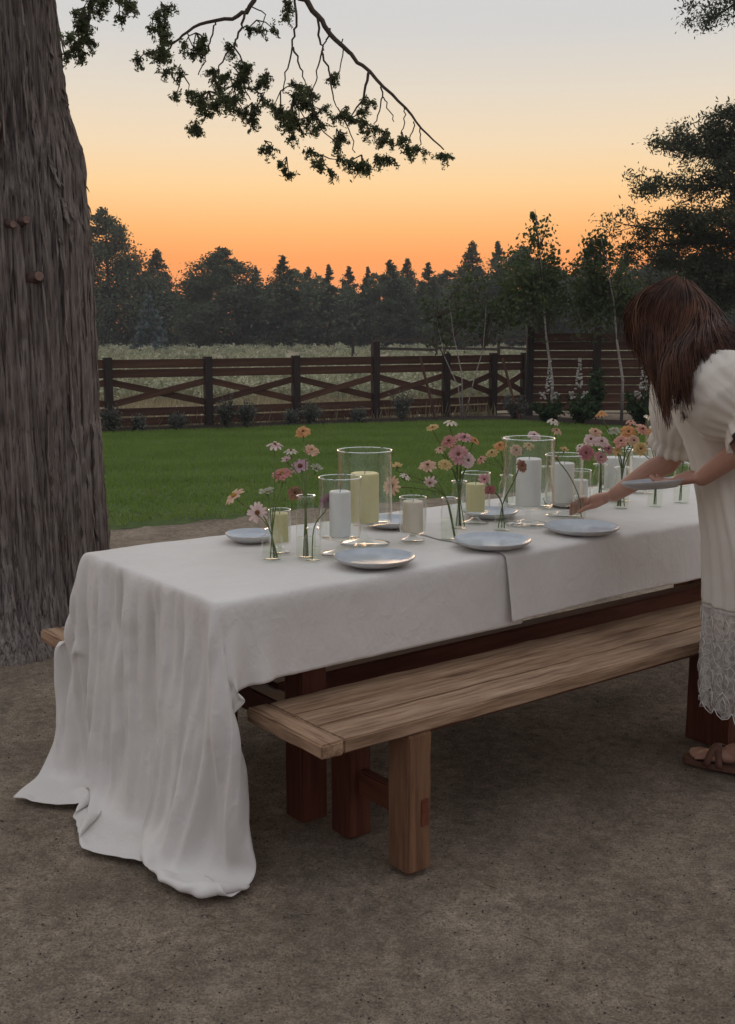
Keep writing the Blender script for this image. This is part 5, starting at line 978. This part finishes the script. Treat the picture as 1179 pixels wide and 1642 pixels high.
mb = MB(); mb.grid(dress_band(0.602, 0.275, 44, 0.028), True); obj('lace_skirt', mb, MT['lace'], dr)
mb = MB(); mb.grid(dress_band(0.66, 0.585, 6), True); lb_ = obj('lace_band', mb, MT['thread'], dr); 
lb_.data.transform(Matrix.Identity(4))
so = lb_.modifiers.new('k', 'SOLIDIFY'); so.thickness = 0.004; so.offset = 1
# embroidered leaves, loops and the scalloped edge
mb = MB()
def motif(ph0, z0, pts, r_=0.0022):
    mb.tube([dress_pt(z0+b, ph0+a/0.22, 0.0025) for a, b in pts], r_*0.55, 4)
for k in range(22):
    ph0 = 2*math.pi*(k+0.5)/22
    for sgn in (-1, 1):
        motif(ph0, 0.275, [(sgn*0.030,0.0),(sgn*0.020,-0.018),(0.0,-0.026)], 0.003); motif(ph0, 0.285, [(0,-0.018),(sgn*0.014,-0.004),(sgn*0.012,0.018),(0,0.036)], 0.0026); motif(ph0, 0.335, [(sgn*0.030,-0.05),(sgn*0.022,-0.02),(0,0.002)], 0.0026)
    for row, zz_ in enumerate((0.385, 0.475, 0.560)):
        pp = ph0+(math.pi/22 if row % 2 else 0)
        for sgn in (-1, 1):
            motif(pp, zz_, [(0,-0.045),(sgn*0.018,-0.030),(sgn*0.024,-0.008),(sgn*0.012,0.012),(0,0.0),(sgn*0.004,-0.02)], 0.0026); motif(pp, zz_, [(0,-0.045),(sgn*0.012,-0.058),(sgn*0.026,-0.062)], 0.002)
em = obj('embroidery', mb, MT['thread'], dr); em['kind'] = 'stuff'
def sleeve(a, b, prof, lift, seed):
    ax = (b-a).normalized(); X = ax.orthogonal().normalized(); Y = ax.cross(X); L_ = (b-a).length; n = 40; NS = 96; G = np.zeros((n,NS,3)); ts = np.linspace(prof[0][0], prof[-1][0], n)
    for i, t_ in enumerate(ts):
        r_ = np.interp(t_, [q[0] for q in prof], [q[1] for q in prof]); of = np.interp(t_, [prof[0][0],0.2,prof[-1][0]], [0,1,0.1])
        for k in range(NS):
            w = 2*math.pi*k/NS; g_ = math.sin(math.pi*max(0,min(1,(t_-prof[0][0])/(prof[-1][0]-prof[0][0])))); rr = r_*(1+0.075*mnoise.noise((math.cos(w)*2.2,math.sin(w)*2.2,t_*2.6+seed)))+0.006*(1-g_)*math.sin(18*w)+0.012*(0.5-abs(mnoise.noise((math.cos(w)*4,math.sin(w)*4,t_*1.5+seed*2))))*g_
            G[i,k] = a+ax*L_*t_+Vector(lift)*of+(X*math.cos(w)+Y*math.sin(w))*rr
    mb = MB(); mb.grid(G, True); o = obj('sleeve', mb, MT['dress'], dr); s = o.modifiers.new('k', 'SOLIDIFY'); s.thickness = 0.0015; return G
PROF = [(-0.30,0.052),(-0.2,0.088),(0.0,0.116),(0.25,0.128),(0.5,0.122),(0.68,0.098),(0.76,0.082),(0.82,0.094),(0.95,0.112)]
sleeve(J['shL'], J['elL'], PROF, (-0.030,-0.010,0.0), 1); sleeve(J['shR'], J['elR'], [(t_,r_*0.88) for t_, r_ in PROF[:-2]]+[(0.80,0.082),(0.86,0.088)], (0.0,0.015,0.02), 4)
# hair
GD = [[(0.955, 3.575, 1.601),(0.864, 3.560, 1.570),(0.818, 3.555, 1.512),(0.815, 3.550, 1.475),(0.831, 3.545, 1.442)],
 [(0.961, 3.560, 1.607),(0.863, 3.510, 1.549),(0.836, 3.495, 1.488),(0.858, 3.475, 1.397),(0.907, 3.430, 1.257)],
 [(0.968, 3.550, 1.608),(0.894, 3.480, 1.545),(0.871, 3.465, 1.446),(0.879, 3.410, 1.334),(0.921, 3.360, 1.197)],
 [(0.978, 3.550, 1.606),(0.937, 3.460, 1.529),(0.922, 3.445, 1.437),(0.895, 3.340, 1.336),(0.910, 3.290, 1.187)],
 [(0.994, 3.550, 1.600),(0.987, 3.460, 1.525),(0.955, 3.400, 1.437),(0.902, 3.260, 1.348),(0.904, 3.220, 1.211)],
 [(1.009, 3.560, 1.593),(1.028, 3.480, 1.522),(1.000, 3.400, 1.456),(0.920, 3.240, 1.384),(0.914, 3.190, 1.253)],
 [(1.022, 3.580, 1.588),(1.067, 3.520, 1.511),(1.078, 3.460, 1.461),(1.120, 3.430, 1.435),(1.183, 3.420, 1.397)],
 [(1.028, 3.600, 1.589),(1.095, 3.600, 1.513),(1.142, 3.600, 1.450),(1.205, 3.600, 1.407),(1.267, 3.590, 1.308)],
 [(1.002, 3.600, 1.603),(1.022, 3.680, 1.526),(1.021, 3.690, 1.426),(1.003, 3.680, 1.304),(1.001, 3.660, 1.223)],
 [(0.969, 3.590, 1.608),(0.914, 3.635, 1.545),(0.881, 3.645, 1.466),(0.890, 3.635, 1.386),(0.915, 3.620, 1.286)]]
GD = np.array(GD); rg = np.random.default_rng(55); mb = MB()
LK = [(rg.uniform(0, len(GD)-1.001), rg.normal(0,0.012,3), rg.uniform(0,6.28), rg.uniform(0.008,0.021), rg.uniform(0.9,1.04), rg.uniform(-0.9,0.5)) for _ in range(95)]
for k in range(3400):
    lk = LK[k % 95] if k % 95 < 60 or k > 2800 else LK[(k*7) % 60]; sg = min(len(GD)-1.001, max(0, lk[0]+rg.normal(0,0.22))); i = int(sg); f_ = sg-i; g = GD[i]*(1-f_)+GD[i+1]*f_
    dep = lk[5]*0.5+rg.uniform(-0.25,0.1); cen = np.array(HC); L_ = lk[4]*rg.uniform(0.86,1.0); gl = GD[int(lk[0])]*(1-(lk[0] % 1))+GD[int(lk[0])+1]*(lk[0] % 1); pts = []
    ph, am = lk[2]+rg.normal(0,0.35), lk[3]*rg.uniform(0.8,1.2)
    jit = lk[1]+rg.normal(0, 0.004 if k % 25 else 0.016, 3)
    for q in np.linspace(0, 1, 13):
        s = min(3.999, q*L_*4); mix = 0.65*q; g_ = g*(1-mix)+gl*mix; j = min(3, int(s)); e = s-j; p0, p1, p2, p3 = g_[max(j-1,0)], g_[j], g_[j+1], g_[min(j+2,4)]
        p = 0.5*((2*p1)+(p2-p0)*e+(2*p0-5*p1+4*p2-p3)*e*e+(3*p1-p0-3*p2+p3)*e**3); p = p+(p-cen)*dep*0.12*(1-q)+jit*(0.3+q)
        p = p+am*q*np.array([math.sin(ph+7*q), math.cos(ph+5*q), 0.3*math.sin(ph+9*q)]); pts.append(p)
    mb.tube(pts, [0.0005+0.0015*math.sin(math.pi*min(1,0.12+0.88*i_/12))*(1-0.35*i_/12) for i_ in range(13)], 3, False, 1.0)
mb.ellipsoid(hp(-0.022,0,0.026), (0.092,0.080,0.092), 24, 14, HR); mb.ellipsoid(hp(-0.05,0,-0.03), (0.055,0.066,0.07), 20, 12, HR)
obj('hair', mb, MT['hair'], who)
# sandals
for (h_, k_, an), d in zip(legs, FOOTD):
    d = Vector(d).normalized(); s = Vector((-d.y,d.x,0)); g = Vector((an[0],an[1],0.0)); out = []
    for q in range(40):
        w = 2*math.pi*q/40; f_ = math.cos(w); wd = 0.043*(0.78+0.26*f_)*abs(math.sin(w))**0.75*(1 if math.sin(w) > 0 else -1); out.append(g+d*(0.075+f_*0.148)+s*wd)
    mb = MB(); mb.add([p+ZU*0.002 for p in out]+[p+ZU*0.020 for p in out], [tuple(range(39,-1,-1)), tuple(range(40,80))]+[(i,(i+1)%40,40+(i+1)%40,40+i) for i in range(40)]); sd = obj('sandal', mb, MT['leather'], who, False)
    for f0, f1, hh in ((0.085,0.130,0.080),(0.125,0.085,0.078)):
        G = np.zeros((11,2,3))
        for i in range(11):
            a = math.pi*i/10; c_ = g+d*(f0+(f1-f0)*i/10)+s*(-math.cos(a)*0.049)+ZU*(0.016+math.sin(a)*(hh-0.016))
            G[i,0] = c_-d*0.011; G[i,1] = c_+d*0.011
        mb = MB(); mb.grid(G); st_ = obj('strap', mb, MT['leather'], sd); so = st_.modifiers.new('k', 'SOLIDIFY'); so.thickness = 0.003; so.offset = 1
# the plate in the left hand
hpz = plate((PCN.x, PCN.y, PCN.z-0.013), PR, 'pale plate held in the left hand of the person', rot=(R(-6), R(-5), 0))

# ------------------------------------------------------------------ grit and litter on the ground
def scatter(name, n, x0, x1, y0, y1, r0, r1, m, label, cat, seed):
    rg = np.random.default_rng(seed); y_ = y0+(y1-y0)*rg.uniform(0,1,n)**1.3; x_ = rg.uniform(-0.40,0.40,n)*(y_+0.5); r_ = np.exp(rg.uniform(math.log(r0), math.log(r1), n)); a = rg.uniform(0,6.28,n)
    z_ = np.array([hgt(p, q) for p, q in zip(x_, y_)]); base = np.array([[1,0,0],[-.5,.8,0],[-.5,-.8,0],[.1,.1,.75]]); V = []
    B = base[None]*r_[:,None,None]*rg.uniform(0.6,1.3,(n,4,3)); c, s = np.cos(a)[:,None], np.sin(a)[:,None]; Xr = B[...,0]*c-B[...,1]*s; Yr = B[...,0]*s+B[...,1]*c
    Pp = np.stack([Xr+x_[:,None], Yr+y_[:,None], B[...,2]+z_[:,None]-0.0006], -1); V = Pp[:, [0,1,3, 1,2,3, 2,0,3]].reshape(-1,3)
    o = link(name, tris_mesh(name, V), m, None, False); tag(o, label, cat, kind='stuff')
scatter('gravel', 64000, 0, 0, 1.75, 5.2, 0.0014, 0.0048, mat('grit', (0.12,0.095,0.075), (0.27,0.225,0.185), 300, 0.9, coord='Object'), 'fine pale grit scattered over the packed dirt', 'grit', 1)
scatter('gravel', 5000, 0, 0, 1.75, 5.2, 0.002, 0.006, mat('dark_grit', (0.045,0.034,0.027), (0.09,0.07,0.055), 300, 0.9), 'dark crumbs of earth scattered over the packed dirt', 'grit', 2)
rg = np.random.default_rng(9); n = 1500; C = np.stack([rg.uniform(-1.7,1.7,n), rg.uniform(1.9,5.0,n), np.zeros(n)], 1)
for i_ in range(420, n):
    uu_, vv_ = rg.uniform(-0.2,2.6), rg.normal(0.25,0.32); p_ = T(uu_, vv_); C[i_,:2] = (p_.x, p_.y)
C = C; C[:,2] = [hgt(a_, b_)+0.003 for a_, b_ in C[:,:2]]
a = rg.uniform(0,6.28,n); L_ = rg.uniform(0.006,0.022,n); w = rg.uniform(0.0008,0.0022,n); dx = np.stack([np.cos(a),np.sin(a),rg.normal(0,.15,n)],1); dy = np.stack([-np.sin(a),np.cos(a),0*a],1)
V = np.stack([C-dx*L_[:,None]-dy*w[:,None], C+dx*L_[:,None]-dy*w[:,None], C+dx*L_[:,None]+dy*w[:,None], C-dx*L_[:,None]+dy*w[:,None]],1).reshape(-1,3)
o = link('leaf_litter', tris_mesh('leaf_litter', V, 4), mat('dry_litter', (0.13,0.085,0.05), (0.34,0.27,0.19), 60, 0.9), None, False); tag(o, 'dry needles and straw bits scattered over the dirt', 'litter', kind='stuff')

# ------------------------------------------------------------------ evening air
mb = MB(); x0, x1, y0, y1, z0, z1 = -215, 215, -75, 320, -1.2, 13.0
mb.add([(x0,y0,z0),(x1,y0,z0),(x1,y1,z0),(x0,y1,z0),(x0,y0,z1),(x1,y0,z1),(x1,y1,z1),(x0,y1,z1)], [(3,2,1,0),(4,5,6,7),(0,1,5,4),(1,2,6,5),(2,3,7,6),(3,0,4,7)])
hm = bpy.data.materials.new('evening_haze'); n, l = nodes(hm); n.remove(n['Principled BSDF']); pv = n.new('ShaderNodeVolumePrincipled'); pv.inputs['Density'].default_value = 0.0009; pv.inputs['Color'].default_value = (0.86,0.90,0.97,1)
l.new(pv.outputs[0], n['Material Output'].inputs['Volume']); hz = obj('haze', mb, hm, None, False); tag(hz, 'thin evening haze over the field', 'haze', kind='stuff')
